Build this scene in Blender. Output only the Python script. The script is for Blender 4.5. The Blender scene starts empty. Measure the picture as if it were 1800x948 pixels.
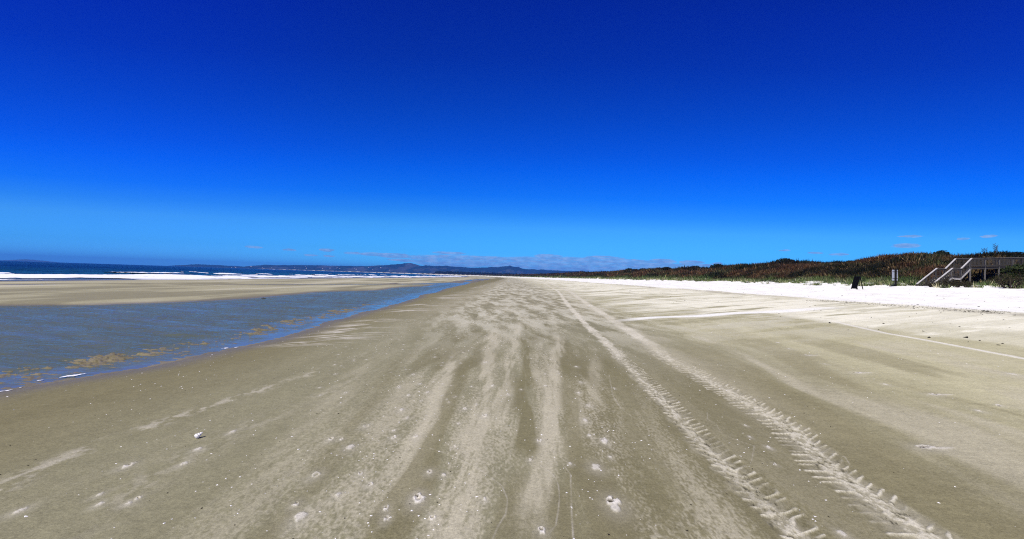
import bpy, bmesh, math, random
import numpy as np
from mathutils import Vector, Matrix

random.seed(7)
rng = np.random.default_rng(7)
R = math.radians
scene = bpy.context.scene
COL = scene.collection

# ------------------------------------------------------------------ camera
F = 850.0                                   # focal length in photo pixels (photo is 1800 wide)
EYE = 1.6
HOR0, HORS = 458.0, 0.032                   # horizon line of the photo: y = HOR0 + HORS * x
cam_d = bpy.data.cameras.new("camera")
cam = bpy.data.objects.new("camera", cam_d); COL.objects.link(cam)
cam_d.sensor_width = 36.0; cam_d.lens = F / 1800 * 36.0
cam_d.clip_start = 0.05; cam_d.clip_end = 60000
roll = math.atan(HORS)
pitch = (HOR0 + HORS * 900 - 474) / F
cam.matrix_world = Matrix.Translation((0, 0, EYE)) @ Matrix.Rotation(R(90) + pitch, 4, 'X') @ Matrix.Rotation(roll, 4, 'Z')
scene.camera = cam
scene.render.engine = 'CYCLES'
scene.cycles.use_denoising = False
scene.cycles.pixel_filter_type = 'BLACKMAN_HARRIS'; scene.cycles.filter_width = 1.1

# ------------------------------------------------------------------ light
SUN_EL, SUN_AZ = R(50), R(208)              # azimuth clockwise from +Y (view direction): behind and to the left
scene.view_settings.view_transform = 'Standard'
scene.view_settings.look = 'None'
scene.view_settings.exposure = 0.1
scene.view_settings.gamma = 1.0
scene.view_settings.use_curve_mapping = False
sun_d = bpy.data.lights.new("sun", 'SUN'); sun_d.energy = 4.3; sun_d.angle = R(0.5); sun_d.color = (1.0, 0.95, 0.86)
sun = bpy.data.objects.new("sun", sun_d); COL.objects.link(sun)
sdir = Vector((math.sin(SUN_AZ) * math.cos(SUN_EL), math.cos(SUN_AZ) * math.cos(SUN_EL), math.sin(SUN_EL)))
sun.rotation_euler = sdir.to_track_quat('Z', 'Y').to_euler()
sun.location = (0, -20, 60)

# ------------------------------------------------------------------ node helper
class NT:
    def __init__(s, tree): s.t = tree; s.n = tree.nodes; s.l = tree.links
    def node(s, kind, **kw):
        n = s.n.new(kind)
        for k, v in kw.items(): setattr(n, k, v)
        return n
    def link(s, a, b): s.l.new(a, b)
    def put(s, sock, v):
        if hasattr(v, 'is_linked'): s.l.new(v, sock)
        else: sock.default_value = v
    def math(s, op, a, b=None, c=None, clamp=False):
        n = s.n.new('ShaderNodeMath'); n.operation = op; n.use_clamp = clamp
        s.put(n.inputs[0], a)
        if b is not None: s.put(n.inputs[1], b)
        if c is not None: s.put(n.inputs[2], c)
        return n.outputs[0]
    def mix(s, fac, a, b, mode='MIX'):
        n = s.n.new('ShaderNodeMix'); n.data_type = 'RGBA'; n.blend_type = mode
        s.put(n.inputs[0], fac); s.put(n.inputs[6], a); s.put(n.inputs[7], b)
        return n.outputs[2]
    def noise(s, vec, scale, detail=3, rough=0.5):
        n = s.n.new('ShaderNodeTexNoise'); s.put(n.inputs['Vector'], vec)
        n.inputs['Scale'].default_value = scale; n.inputs['Detail'].default_value = detail
        n.inputs['Roughness'].default_value = rough
        return n.outputs['Fac']
    def mapping(s, vec, scale=(1, 1, 1), rot=(0, 0, 0), loc=(0, 0, 0)):
        n = s.n.new('ShaderNodeMapping'); s.put(n.inputs['Vector'], vec)
        n.inputs['Scale'].default_value = scale; n.inputs['Rotation'].default_value = rot; n.inputs['Location'].default_value = loc
        return n.outputs[0]
    def ramp(s, fac, stops, interp='LINEAR'):
        n = s.n.new('ShaderNodeValToRGB'); s.put(n.inputs[0], fac); cr = n.color_ramp; cr.interpolation = interp
        while len(cr.elements) < len(stops): cr.elements.new(0.5)
        for e, (p, c) in zip(cr.elements, stops):
            e.position = p; e.color = (c, c, c, 1) if isinstance(c, (int, float)) else tuple(c) + (1,)
        return n.outputs[0]
    def smooth(s, v, a, b):
        n = s.n.new('ShaderNodeMapRange'); n.interpolation_type = 'SMOOTHSTEP'
        s.put(n.inputs[0], v); n.inputs[1].default_value = a; n.inputs[2].default_value = b
        return n.outputs[0]

def srgb(*c): return tuple(((x / 255) / 12.92 if x / 255 <= 0.04045 else ((x / 255 + 0.055) / 1.055) ** 2.4) for x in c)

# ------------------------------------------------------------------ world: Nishita sky, its colour deepened, low clouds
SKY_TINT = [(0.0, (1, 1, 1)), (1.0, (1, 1, 1))]
SKY_TINT = [(0.0, (0.1586, 0.7034, 1.8437)), (0.06999999999999999, (0.1047, 0.5264, 1.3255)), (0.145, (0.1055, 0.5315, 1.2596)), (0.1875, (0.0506, 0.4473, 1.3131)), (0.2375, (0.0128, 0.351, 1.3761)), (0.31, (0.0022, 0.2829, 1.3633)), (0.365, (0.002, 0.2353, 1.255)), (0.46749999999999997, (0.002, 0.1847, 1.0926)), (0.6125, (0.002, 0.12, 0.9456)), (0.7325, (0.002, 0.096, 0.9209)), (1.0, (0.002, 0.0602, 0.7106))]
SKY_TINT = [(p_, tuple(c_ * m_ for c_, m_ in zip(c3_, k_))) for (p_, c3_), k_ in zip(SKY_TINT, [(1.1, 1.25, 1.25), (1.05, 1.22, 1.22), (1.0, 1.08, 1.08)] + [(1, 1, 1)] * 20)]
world = bpy.data.worlds.new("World"); scene.world = world; world.use_nodes = True
w = NT(world.node_tree)
bg = world.node_tree.nodes['Background']
sky = w.node('ShaderNodeTexSky', sky_type='NISHITA'); sky.sun_disc = False
sky.sun_elevation = SUN_EL; sky.sun_rotation = SUN_AZ
sky.altitude = 0; sky.air_density = 1.0; sky.dust_density = 0.3; sky.ozone_density = 1.5
tc = w.node('ShaderNodeTexCoord')
sep = w.node('ShaderNodeSeparateXYZ'); w.link(tc.outputs['Generated'], sep.inputs[0])
el = w.math('MULTIPLY', w.math('ARCSINE', sep.outputs[2]), 180 / math.pi)            # degrees
az = w.math('MULTIPLY', w.math('ARCTAN2', sep.outputs[0], sep.outputs[1]), 180 / math.pi)
azf = w.math('MINIMUM', w.math('DIVIDE', w.math('ABSOLUTE', az), 46.0), 1.25)
elf = w.math('MULTIPLY', el, w.math('ADD', 1.0, w.math('MULTIPLY', w.math('MULTIPLY', azf, azf), 0.33)))
tint = w.ramp(w.math('DIVIDE', elf, 40.0, clamp=True), SKY_TINT)
skyc = w.mix(1.0, sky.outputs[0], tint, 'MULTIPLY')
skyc = w.mix(w.smooth(w.math('MULTIPLY', az, -1.0), 12, 40), skyc, w.mix(1.0, skyc, (1.0, 0.98, 1.14, 1), 'MULTIPLY'))
# low stratocumulus near the horizon: (azimuth, elevation, half width, half height) in degrees
def azel(u, v):
    d = (HOR0 + HORS * u - v); x = (u - 900)
    return math.degrees(math.atan2(x, F)), math.degrees(math.atan2(d, math.hypot(x, F)))
CL = []
for u, v, hw, hh in [(445, 434.5, 14, 1.6), (507, 439.5, 10, 1.3), (574, 440, 10, 2.2), (546, 449, 10, 1.2), (577, 450, 8, 1.3), (618, 445, 13, 1.8),
                     (655, 447, 22, 2.2), (690, 449.5, 24, 3.0), (788, 445, 24, 1.8), (735, 452.5, 26, 2.0), (720, 458, 30, 1.8),
                     (830, 453, 75, 2.6), (870, 461, 110, 6.5), (960, 463, 95, 8.0), (1000, 471, 90, 5.0), (800, 464, 60, 4.0),
                     (962, 450.5, 20, 2.6), (1005, 456.5, 32, 3.4), (1060, 455, 30, 3.6), (1100, 462, 50, 4.5), (1075, 469, 70, 4.5), (1160, 468, 60, 4.0),
                     (1163, 459.5, 21, 3.2), (1215, 461.5, 17, 2.4), (1260, 463.5, 10, 1.4), (1190, 467, 32, 2.6), (1230, 467, 20, 2.2),
                     (1378, 440, 9, 1.2), (1433, 445, 12, 1.2), (1475, 447.5, 15, 1.6), (1333, 463, 12, 1.0), (1592, 432, 22, 3.0), (1690, 420, 9, 1.6), (1735, 415, 14, 1.8), (1600, 415, 16, 1.6),
                     (470, 470, 1, 0.3)]:
    a, e = azel(u, v)
    k = 180 / math.pi / F
    CL.append((a, e, hw * k * math.cos(R(a)) ** 2 * 1.1, max(hh * k * math.cos(R(a)) * 1.25, 0.07)))
cvec = w.node('ShaderNodeCombineXYZ'); w.link(az, cvec.inputs[0]); w.link(w.math('MULTIPLY', el, 3.2), cvec.inputs[1])
n1 = w.noise(cvec.outputs[0], 0.75, 6, 0.6)
n2 = w.noise(w.mapping(cvec.outputs[0], loc=(31, 7, 3)), 0.6, 5, 0.65)
azw = w.math('ADD', az, w.math('MULTIPLY', w.math('SUBTRACT', n1, 0.5), 1.6))
elw = w.math('ADD', el, w.math('MULTIPLY', w.math('SUBTRACT', n2, 0.5), 0.3))
cm = None
for a, e, sw, sh in CL:
    dx = w.math('DIVIDE', w.math('SUBTRACT', azw, a), sw)
    dy = w.math('DIVIDE', w.math('SUBTRACT', elw, e), sh)
    d2 = w.math('SQRT', w.math('ADD', w.math('MULTIPLY', dx, dx), w.math('MULTIPLY', dy, dy)))
    m = w.math('MULTIPLY', w.math('SUBTRACT', 1.2, d2), 4.5, clamp=True)
    cm = m if cm is None else w.math('MAXIMUM', cm, m)
cm = w.math('MULTIPLY', cm, w.smooth(w.noise(cvec.outputs[0], 1.3, 5, 0.6), 0.2, 0.36))
cloudc = w.mix(w.smooth(w.noise(cvec.outputs[0], 0.9, 4, 0.6), 0.35, 0.7), (1.6, 3.4, 7.2, 1), (2.9, 4.8, 8.6, 1))
skyf = w.mix(w.math('MULTIPLY', cm, w.math('ADD', 0.6, w.math('MULTIPLY', w.smooth(w.noise(w.mapping(cvec.outputs[0], scale=(0.6, 1.3, 1)), 1.1, 6, 0.65), 0.35, 0.62), 0.38))), skyc, cloudc)
w.link(skyf, bg.inputs[0]); bg.inputs[1].default_value = 0.1

# ------------------------------------------------------------------ numpy helpers
def _hash(ix, iy, seed):
    h = (ix.astype(np.int64) * 374761393 + iy.astype(np.int64) * 668265263 + seed * 974634777) & 0xFFFFFFFF
    h = ((h ^ (h >> 13)) * 1274126177) & 0xFFFFFFFF
    h = ((h ^ (h >> 16)) * 2246822519) & 0xFFFFFFFF
    return ((h ^ (h >> 15)) & 0xFFFFFF) / float(0xFFFFFF)
def vn(x, y, seed=0):
    x = np.asarray(x, float); y = np.asarray(y, float)
    ix = np.floor(x); iy = np.floor(y); fx = x - ix; fy = y - iy
    fx = fx * fx * (3 - 2 * fx); fy = fy * fy * (3 - 2 * fy)
    a = _hash(ix, iy, seed); b = _hash(ix + 1, iy, seed); c = _hash(ix, iy + 1, seed); d = _hash(ix + 1, iy + 1, seed)
    return (a + (b - a) * fx) * (1 - fy) + (c + (d - c) * fx) * fy
def fbm(x, y, oct=4, seed=0, gain=0.5):
    s = 0; a = 1; t = 0
    for k in range(oct):
        s = s + a * vn(x * 2 ** k + 17.3 * k, y * 2 ** k - 9.1 * k, seed + k); t += a; a *= gain
    return s / t
def sst(v, a, b):
    t = np.clip((v - a) / (b - a), 0, 1); return t * t * (3 - 2 * t)

def tag(o, label=None, cat=None, group=None, kind=None):
    if label: o['label'] = label
    if cat: o['category'] = cat
    if group: o['group'] = group
    if kind: o['kind'] = kind
    return o
def mesh_np(name, V, faces, mat, parent=None, smooth=False, cols=None, attrs=None, per=None):
    """V (n,3); faces (m,k) int array, all with k corners"""
    V = np.asarray(V, np.float32); faces = np.asarray(faces, np.int32)
    me = bpy.data.meshes.new(name)
    me.vertices.add(len(V)); me.vertices.foreach_set('co', V.ravel())
    k = faces.shape[1]
    me.loops.add(faces.size); me.loops.foreach_set('vertex_index', faces.ravel())
    me.polygons.add(len(faces)); me.polygons.foreach_set('loop_start', np.arange(0, faces.size, k, dtype=np.int32))
    me.polygons.foreach_set('loop_total', np.full(len(faces), k, np.int32))
    me.polygons.foreach_set('use_smooth', np.full(len(faces), smooth, bool))
    if cols is not None:
        a = me.color_attributes.new('albedo', 'FLOAT_COLOR', 'POINT')
        c4 = np.ones((len(V), 4), np.float32); c4[:, :3] = cols; a.data.foreach_set('color', c4.ravel())
    for nm, arr in (attrs or {}).items():
        a = me.attributes.new(nm, 'FLOAT', 'POINT'); a.data.foreach_set('value', np.asarray(arr, np.float32))
    me.update(calc_edges=True); me.validate()
    me.materials.append(mat)
    o = bpy.data.objects.new(name, me); COL.objects.link(o)
    if parent: o.parent = parent
    return o

class MB:
    """collects shapes, links them as one mesh object"""
    def __init__(s): s.v = []; s.f = []
    def add(s, vs, fs):
        n = len(s.v); s.v += [tuple(v) for v in vs]; s.f += [tuple(i + n for i in f) for f in fs]
    def bar(s, a, b, w, h, up=(0, 0, 1)):
        a = Vector(a); b = Vector(b); d = (b - a).normalized(); up = Vector(up)
        if abs(d.dot(up)) > 0.98: up = Vector((1, 0, 0))
        x = d.cross(up).normalized() * w / 2; z = d.cross(x).normalized() * h / 2
        vs = [p + x * i + z * j for p in (a, b) for i, j in ((-1, -1), (1, -1), (1, 1), (-1, 1))]
        s.add(vs, [(3, 2, 1, 0), (4, 5, 6, 7), (0, 1, 5, 4), (1, 2, 6, 5), (2, 3, 7, 6), (3, 0, 4, 7)])
    def tube(s, pts, rad, n=6):
        pts = [Vector(p) for p in pts]; rings = []
        for i, p in enumerate(pts):
            d = (pts[min(i + 1, len(pts) - 1)] - pts[max(i - 1, 0)]).normalized()
            u = d.cross(Vector((0.31, 0.87, 0.4))).normalized(); v = d.cross(u)
            r = rad[i] if hasattr(rad, '__len__') else rad
            rings.append([p + (u * math.cos(2 * math.pi * k / n) + v * math.sin(2 * math.pi * k / n)) * r for k in range(n)])
        vs = [q for r_ in rings for q in r_]; fs = []
        for i in range(len(pts) - 1):
            for k in range(n): fs.append((i * n + k, i * n + (k + 1) % n, (i + 1) * n + (k + 1) % n, (i + 1) * n + k))
        fs.append(tuple(range(n - 1, -1, -1))); fs.append(tuple((len(pts) - 1) * n + k for k in range(n)))
        s.add(vs, fs)
    def build(s, name, mat, parent=None, smooth=False):
        me = bpy.data.meshes.new(name); me.from_pydata(s.v, [], s.f); me.update()
        if smooth: me.polygons.foreach_set('use_smooth', [True] * len(me.polygons))
        me.materials.append(mat); o = bpy.data.objects.new(name, me); COL.objects.link(o)
        if parent: o.parent = parent
        return o
def empty(name, loc=(0, 0, 0), rz=0):
    o = bpy.data.objects.new(name, None); COL.objects.link(o); o.location = loc; o.rotation_euler = (0, 0, rz)
    o.empty_display_size = 0.2
    return o

# ------------------------------------------------------------------ materials
def mat_base(name):
    m = bpy.data.materials.new(name); m.use_nodes = True
    t = NT(m.node_tree); p = m.node_tree.nodes['Principled BSDF']
    return m, t, p
def simple(name, col, rough=0.8, spec=0.3, var=0.25, scale=6.0, bump=0.0, stretch=(1, 1, 1), metal=0):
    m, t, p = mat_base(name)
    co = t.node('ShaderNodeTexCoord').outputs['Object']
    f = t.noise(t.mapping(co, scale=stretch), scale, 5, 0.6)
    c = t.mix(f, tuple(x * (1 - var) for x in col) + (1,), tuple(min(1, x * (1 + var)) for x in col) + (1,))
    t.link(c, p.inputs['Base Color']); p.inputs['Roughness'].default_value = rough
    p.inputs['Specular IOR Level'].default_value = spec; p.inputs['Metallic'].default_value = metal
    if bump:
        b = t.node('ShaderNodeBump'); b.inputs['Strength'].default_value = bump; b.inputs['Distance'].default_value = 0.01
        t.link(f, b.inputs['Height']); t.link(b.outputs[0], p.inputs['Normal'])
    return m
def leafy(name, rough=0.75, spec=0.15):
    m, t, p = mat_base(name)
    a = t.node('ShaderNodeAttribute', attribute_name='albedo')
    t.link(a.outputs['Color'], p.inputs['Base Color']); p.inputs['Roughness'].default_value = rough
    p.inputs['Specular IOR Level'].default_value = spec
    return m

# ground: colour comes from the beach's own materials (dry, damp, wet sand ...) plus shade painted into the print holes, computed per vertex, grain added here
MG, t, p = mat_base('sand')
att = t.node('ShaderNodeAttribute', attribute_name='albedo')
wet = t.node('ShaderNodeAttribute', attribute_name='wet')
co = t.node('ShaderNodeTexCoord').outputs['Object']
g1 = t.noise(co, 130, 3, 0.7); g2 = t.noise(co, 40, 3, 0.65); g3 = t.noise(co, 9, 4, 0.65); g4 = t.noise(t.mapping(co, scale=(1.6, 0.5, 1)), 1.4, 5, 0.7)
gr = t.math('ADD', t.math('MULTIPLY', t.math('SUBTRACT', g1, 0.5), 1.25), t.math('ADD', t.math('MULTIPLY', t.math('SUBTRACT', g2, 0.5), 0.8), t.math('ADD', t.math('MULTIPLY', t.math('SUBTRACT', g3, 0.5), 0.42), t.math('MULTIPLY', t.math('SUBTRACT', g4, 0.5), 0.34))))
cc = t.node('ShaderNodeCombineColor'); 
gm = t.math('ADD', 1.0, gr)
for i in range(3): t.link(gm, cc.inputs[i])
t.link(t.mix(1.0, att.outputs['Color'], cc.outputs[0], 'MULTIPLY'), p.inputs['Base Color'])
t.link(t.math('SUBTRACT', 0.95, t.math('MULTIPLY', wet.outputs['Fac'], 0.55)), p.inputs['Roughness'])
t.link(t.math('ADD', 0.05, t.math('MULTIPLY', wet.outputs['Fac'], 0.35)), p.inputs['Specular IOR Level'])
b = t.node('ShaderNodeBump'); b.inputs['Strength'].default_value = 0.55; b.inputs['Distance'].default_value = 0.006
t.link(t.math('ADD', g2, t.math('MULTIPLY', g1, 0.5)), b.inputs['Height']); t.link(b.outputs[0], p.inputs['Normal'])

# channel water: thin clear film over sand, rippled by the wind
MW, t, p = mat_base('channel_water')
nt = MW.node_tree; out = nt.nodes['Material Output']; nt.nodes.remove(p)
co = t.node('ShaderNodeTexCoord').outputs['Object']
calm = t.node('ShaderNodeAttribute', attribute_name='calm').outputs['Fac']
rp = t.mapping(co, scale=(0.55, 1.0, 1), rot=(0, 0, R(-18)))
r1 = t.noise(rp, 5.5, 3, 0.65); r2 = t.noise(t.mapping(co, scale=(0.5, 1.3, 1), rot=(0, 0, R(12))), 2.2, 3, 0.5)
b = t.node('ShaderNodeBump'); b.inputs['Distance'].default_value = 0.045
t.link(t.math('ADD', r1, t.math('MULTIPLY', r2, 0.8)), b.inputs['Height'])
t.link(t.math('SUBTRACT', 1.0, t.math('MULTIPLY', calm, 0.86)), b.inputs['Strength'])
fr = t.node('ShaderNodeFresnel'); fr.inputs[0].default_value = 1.33; t.link(b.outputs[0], fr.inputs['Normal'])
gl = t.node('ShaderNodeBsdfGlossy'); gl.inputs['Roughness'].default_value = 0.07; t.link(b.outputs[0], gl.inputs['Normal'])
gl.inputs['Color'].default_value = (0.95, 0.97, 1, 1)
tr = t.node('ShaderNodeBsdfTransparent'); tr.inputs[0].default_value = (0.62, 0.74, 0.72, 1)
tr2 = t.node('ShaderNodeBsdfDiffuse'); t.link(t.mix(calm, (0.155, 0.185, 0.120, 1), (0.21, 0.245, 0.18, 1)), tr2.inputs[0])
m1 = t.node('ShaderNodeMixShader'); m1.inputs[0].default_value = 0.6; t.link(tr.outputs[0], m1.inputs[1]); t.link(tr2.outputs[0], m1.inputs[2])
m2 = t.node('ShaderNodeMixShader'); t.link(t.math('MULTIPLY', fr.outputs[0], t.math('ADD', 0.42, t.math('MULTIPLY', calm, 0.42))), m2.inputs[0]); t.link(m1.outputs[0], m2.inputs[1]); t.link(gl.outputs[0], m2.inputs[2])
t.link(m2.outputs[0], out.inputs[0])

# open sea
MS, t, p = mat_base('sea_water')
co = t.node('ShaderNodeTexCoord').outputs['Object']
att = t.node('ShaderNodeAttribute', attribute_name='albedo')
s1 = t.noise(t.mapping(co, scale=(1.0, 0.35, 1), rot=(0, 0, R(8))), 0.9, 5, 0.65)
s2 = t.noise(t.mapping(co, scale=(1.0, 0.3, 1)), 0.11, 5, 0.6)
b = t.node('ShaderNodeBump'); b.inputs['Distance'].default_value = 1.2; b.inputs['Strength'].default_value = 1.0
t.link(t.math('ADD', s1, t.math('MULTIPLY', s2, 3.0)), b.inputs['Height']); t.link(b.outputs[0], p.inputs['Normal'])
t.link(t.mix(1.0, att.outputs['Color'], t.ramp(s2, [(0.3, 0.6), (0.7, 1.45)]), 'MULTIPLY'), p.inputs['Base Color'])
p.inputs['Roughness'].default_value = 0.25; p.inputs['IOR'].default_value = 1.33; p.inputs['Specular IOR Level'].default_value = 0.14

M_foam = simple('sea_foam', (0.93, 0.95, 0.96), 0.9, 0.1, 0.04, 0.6)
M_leaf = leafy('foliage')
M_timber = simple('weathered_timber', (0.07, 0.065, 0.057), 0.85, 0.2, 0.5, 9, 0.3, (1, 1, 6))
M_rail = simple('bleached_handrail_timber', (0.52, 0.50, 0.45), 0.8, 0.2, 0.3, 7, 0.2)
M_grey = simple('grey_post_timber', (0.17, 0.16, 0.14), 0.85, 0.2, 0.4, 8, 0.2)
M_black = simple('black_board', (0.004, 0.004, 0.005), 0.9, 0.05, 0.3, 8)
M_post = simple('dark_treated_post', (0.012, 0.011, 0.01), 0.9, 0.1, 0.3, 8)
M_panel = simple('grey_painted_sign_back', (0.34, 0.37, 0.42), 0.6, 0.3, 0.12, 3)
M_shell = simple('shell', (0.85, 0.82, 0.74), 0.6, 0.3, 0.15, 30)
M_dark = simple('dark_debris', (0.03, 0.025, 0.02), 0.9, 0.1, 0.4, 20)
M_twig = simple('dead_twigs', (0.05, 0.04, 0.03), 0.9, 0.1, 0.4, 10)
M_hill = None

# ------------------------------------------------------------------ the lie of the land
def shift(Y):                                # the bay curves away to the left far off
    return np.maximum(-8.7e-5 * np.maximum(Y - 300, 0) ** 2, -4000)
def Xn_(Y): return np.interp(Y, [0, 6.4, 8.6, 12.6, 20.5, 52, 100, 200, 283, 325], [-6.75, -6.75, -6.1, -5.9, -6.3, -8, -9.5, -11.5, -12.7, -15])
def Xf_(Y): return np.interp(Y, [0, 19, 21, 27, 39, 50, 58, 72, 90, 120, 200, 300, 325], [-23, -20.5, -17.6, -15.8, -16, -13.8, -14.2, -12.5, -13.5, -14.5, -17.5, -16, -15])
CRX = [-400, -120, -75, -53, -45, -35, -25, -16, -7, -4.5, -3, 0, 3, 17, 25, 34, 40, 44, 49, 55, 62, 72, 90, 400, 3000]
CRZ = [-9, -5, -1.5, -0.52, -0.30, -0.10, -0.06, -0.09, -0.13, -0.05, -0.02, 0, 0.0, 0.95, 1.2, 1.62, 1.92, 2.4, 3.9, 5.4, 5.95, 5.6, 5.0, 5.0, 9]
TH = R(15); SD = np.array([math.cos(TH), math.sin(TH)]); SN = np.array([-math.sin(TH), math.cos(TH)])
S0 = np.array([42.6, 49.0])                  # foot of the stair's near handrail
def channel_depth(X, Y):
    """positive inside the tidal channel: distance in metres from its nearest edge"""
    wob = (vn(Y / 1.7, X * 0 + 3, 50) - 0.5) * 0.35 + (vn(Y / 6, X * 0, 51) - 0.5) * 0.9
    d1 = np.minimum(Xn_(Y) + wob * 0.6 - X, X - Xf_(Y) - wob)
    d1 = np.where(Y > 325, -50, d1)
    cx = np.interp(Y, [40, 50, 65, 85, 110, 150], [-37, -29, -23, -15.5, -13, -14.5])
    d2 = np.interp(Y, [30, 45, 60, 80, 150], [0.2, 0.6, 1.3, 1.7, 0]) - np.abs(X - cx) * 0.9 + wob * 0.5
    d2 = np.where((Y < 34) | (Y > 140), -50, d2)
    return np.maximum(d1, d2)
def height(X, Y):
    Xe = X - shift(Y)
    z = np.interp(Xe, CRX, CRZ)
    # dunes: uneven crest, hollows and mounds, more relief with vegetation
    dm = sst(Xe, 39, 52)
    z = z + dm * ((fbm(X / 13, Y / 17, 3, 11) - 0.5) * 2.4 + (fbm(X / 3.2, Y / 4, 2, 14) - 0.5) * 1.3)
    z = z + sst(Xe, 17, 20) * (1 - dm) * ((fbm(X / 1.9, Y / 2.6, 4, 21, 0.55) - 0.5) * 0.34)
    # hollow along the boardwalk, mound to its right
    s = (X - S0[0]) * SD[0] + (Y - S0[1]) * SD[1]; n = (X - S0[0]) * SN[0] + (Y - S0[1]) * SN[1]
    tgt = np.interp(s, [-2, 0, 3, 8, 11, 14, 18], [1.9, 1.95, 2.1, 2.5, 3.4, 4.0, 4.7])
    k = sst(s, -3, -0.5) * (1 - sst(s, 17, 20)) * sst(n, -8.5, -5.5) * (1 - sst(n, 2.0, 3.6))
    z = z * (1 - k) + np.minimum(z, tgt) * k
    z = z + 1.5 * np.exp(-(((X - 50.2) / 2.6) ** 2 + ((Y - 46.6) / 1.9) ** 2))
    z = z + 0.1 * np.exp(-(((X - 60) / 8) ** 2 + ((Y - 73) / 13) ** 2))
    # channel
    d = channel_depth(X, Y)
    zc = -0.2 - np.clip(d, 0, 2.5) * 0.05
    shelf = np.exp(-((d - 1.5) / 0.9) ** 2) * sst(-X, 3, 6) * (X > Xn_(Y) - 3.6) * (1 - sst(Y, 24, 40))
    patch = fbm(X / 0.22 + Y * 0.4, Y / 0.13, 4, 31, 0.7) + 0.25 * (fbm(X / 1.8, Y / 1.2, 2, 36) - 0.5)
    zc = zc + sst(Y, 68, 84) * (0.045 + (fbm(X / 3.2 + Y / 60, Y / 26, 3, 41) - 0.5) * 0.9)
    zc = zc + shelf * (0.058 + (patch - 0.5) * 0.17)
    dd = np.maximum(-d, 0)
    z = np.where(d > 0, zc, np.minimum(z, -0.2 + dd * 0.075 + dd ** 2 * 0.004))
    return z
def h1(x, y): return float(height(np.array([float(x)]), np.array([float(y)]))[0])
def ground_at(u, v):
    """point of the beach that the photo shows at pixel (u, v)"""
    d = v - (HOR0 + HORS * u)
    Y = EYE * F / d
    for _ in range(12):
        X = (u - 900) / F * Y
        Y = 0.5 * Y + 0.5 * (EYE - h1(X, Y)) * F / d
    return (u - 900) / F * Y, Y

# ------------------------------------------------------------------ the ground: one sheet out past the horizon
angs = np.radians(np.concatenate([np.linspace(-180, -62, 40)[:-1], np.linspace(-62, 62, 1350), np.linspace(62, 180, 40)[1:-1]]))
rad = [0.02]
while rad[-1] < 16000:
    r = rad[-1]
    rad.append(r * (1.35 if r < 0.5 else 1.12 if r < 2.2 else 1.0042 if r < 60 else 1.009 if r < 500 else 1.05))
rad = np.array(rad); NA, NR = len(angs), len(rad)
A, Rr = np.meshgrid(angs, rad)
GX = (Rr * np.sin(A)).ravel(); GY = (Rr * np.cos(A)).ravel()
GX = np.append(GX, 0.0); GY = np.append(GY, 0.0)
Z = height(GX, GY)
Xe = GX - shift(GY)
D = np.hypot(GX, GY)
N = len(GX)

# --- colour of the sand
def lerp(a, b, k): return a + (np.asarray(b) - a) * k[:, None]
wobY = (fbm(GX / 3, GY / 5, 3, 61) - 0.5) * 2
c_dark = np.array([0.215, 0.193, 0.100]); c_mid = np.array([0.335, 0.305, 0.184]); c_pale = np.array([0.51, 0.472, 0.325])
c_right = np.array([0.50, 0.468, 0.272]); c_cream = np.array([0.86, 0.83, 0.62]); c_white = np.array([0.93, 0.92, 0.80]); c_bar = np.array([0.39, 0.365, 0.225])
col = np.tile(c_dark, (N, 1))
col = lerp(col, c_mid * np.array([0.83, 0.86, 0.84]), sst(Xe + wobY, -5.5, -3.0) * 0.9 * (1 - 0.8 * sst(GX, 0.2, 1.0) * (1 - sst(GY, 6, 14))))
col = lerp(col, c_mid * 0.94, sst(GY, 9, 30) * sst(Xe, -6, -3))
col = lerp(col, c_right, sst(Xe + wobY * 0.8, 3.0, 6.8))
# near streaks of dry blown sand, running along the beach
wx = (fbm(GX / 0.9, GY / 3.5, 3, 70) - 0.5) * 0.55
ang1 = GX * 1.0 - 0.05 * GY
st = fbm((ang1 + wx) / 0.42, GY / 3.2, 3, 71, 0.45)
st2 = 0.5 * fbm((ang1 + wx * 0.6) / 0.16, GY / 1.3, 3, 74, 0.55) + 0.5 * fbm((ang1 + wx * 0.3) / 0.055, GY / 0.8, 3, 73, 0.6)
grn = (vn(GX / 0.013, GY / 0.03, 76) - 0.5) * 0.34
nearm = sst(GX, -2.4, -1.0) * (1 - sst(GX, 1.2, 2.4)) * (1 - sst(GY, 10, 30))
k1 = sst(st * 0.58 + st2 * 0.42 + grn, 0.41, 0.68) * (0.22 + 0.78 * nearm) * (1 - sst(Xe, 6, 9)) * sst(Xe, -5.0, -2.2)
col = lerp(col, c_pale, k1 * 0.70)
darkk = sst(0.5 - st, 0.04, 0.2) * nearm
col = lerp(col, c_dark * 0.95, darkk * 0.75)
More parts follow.
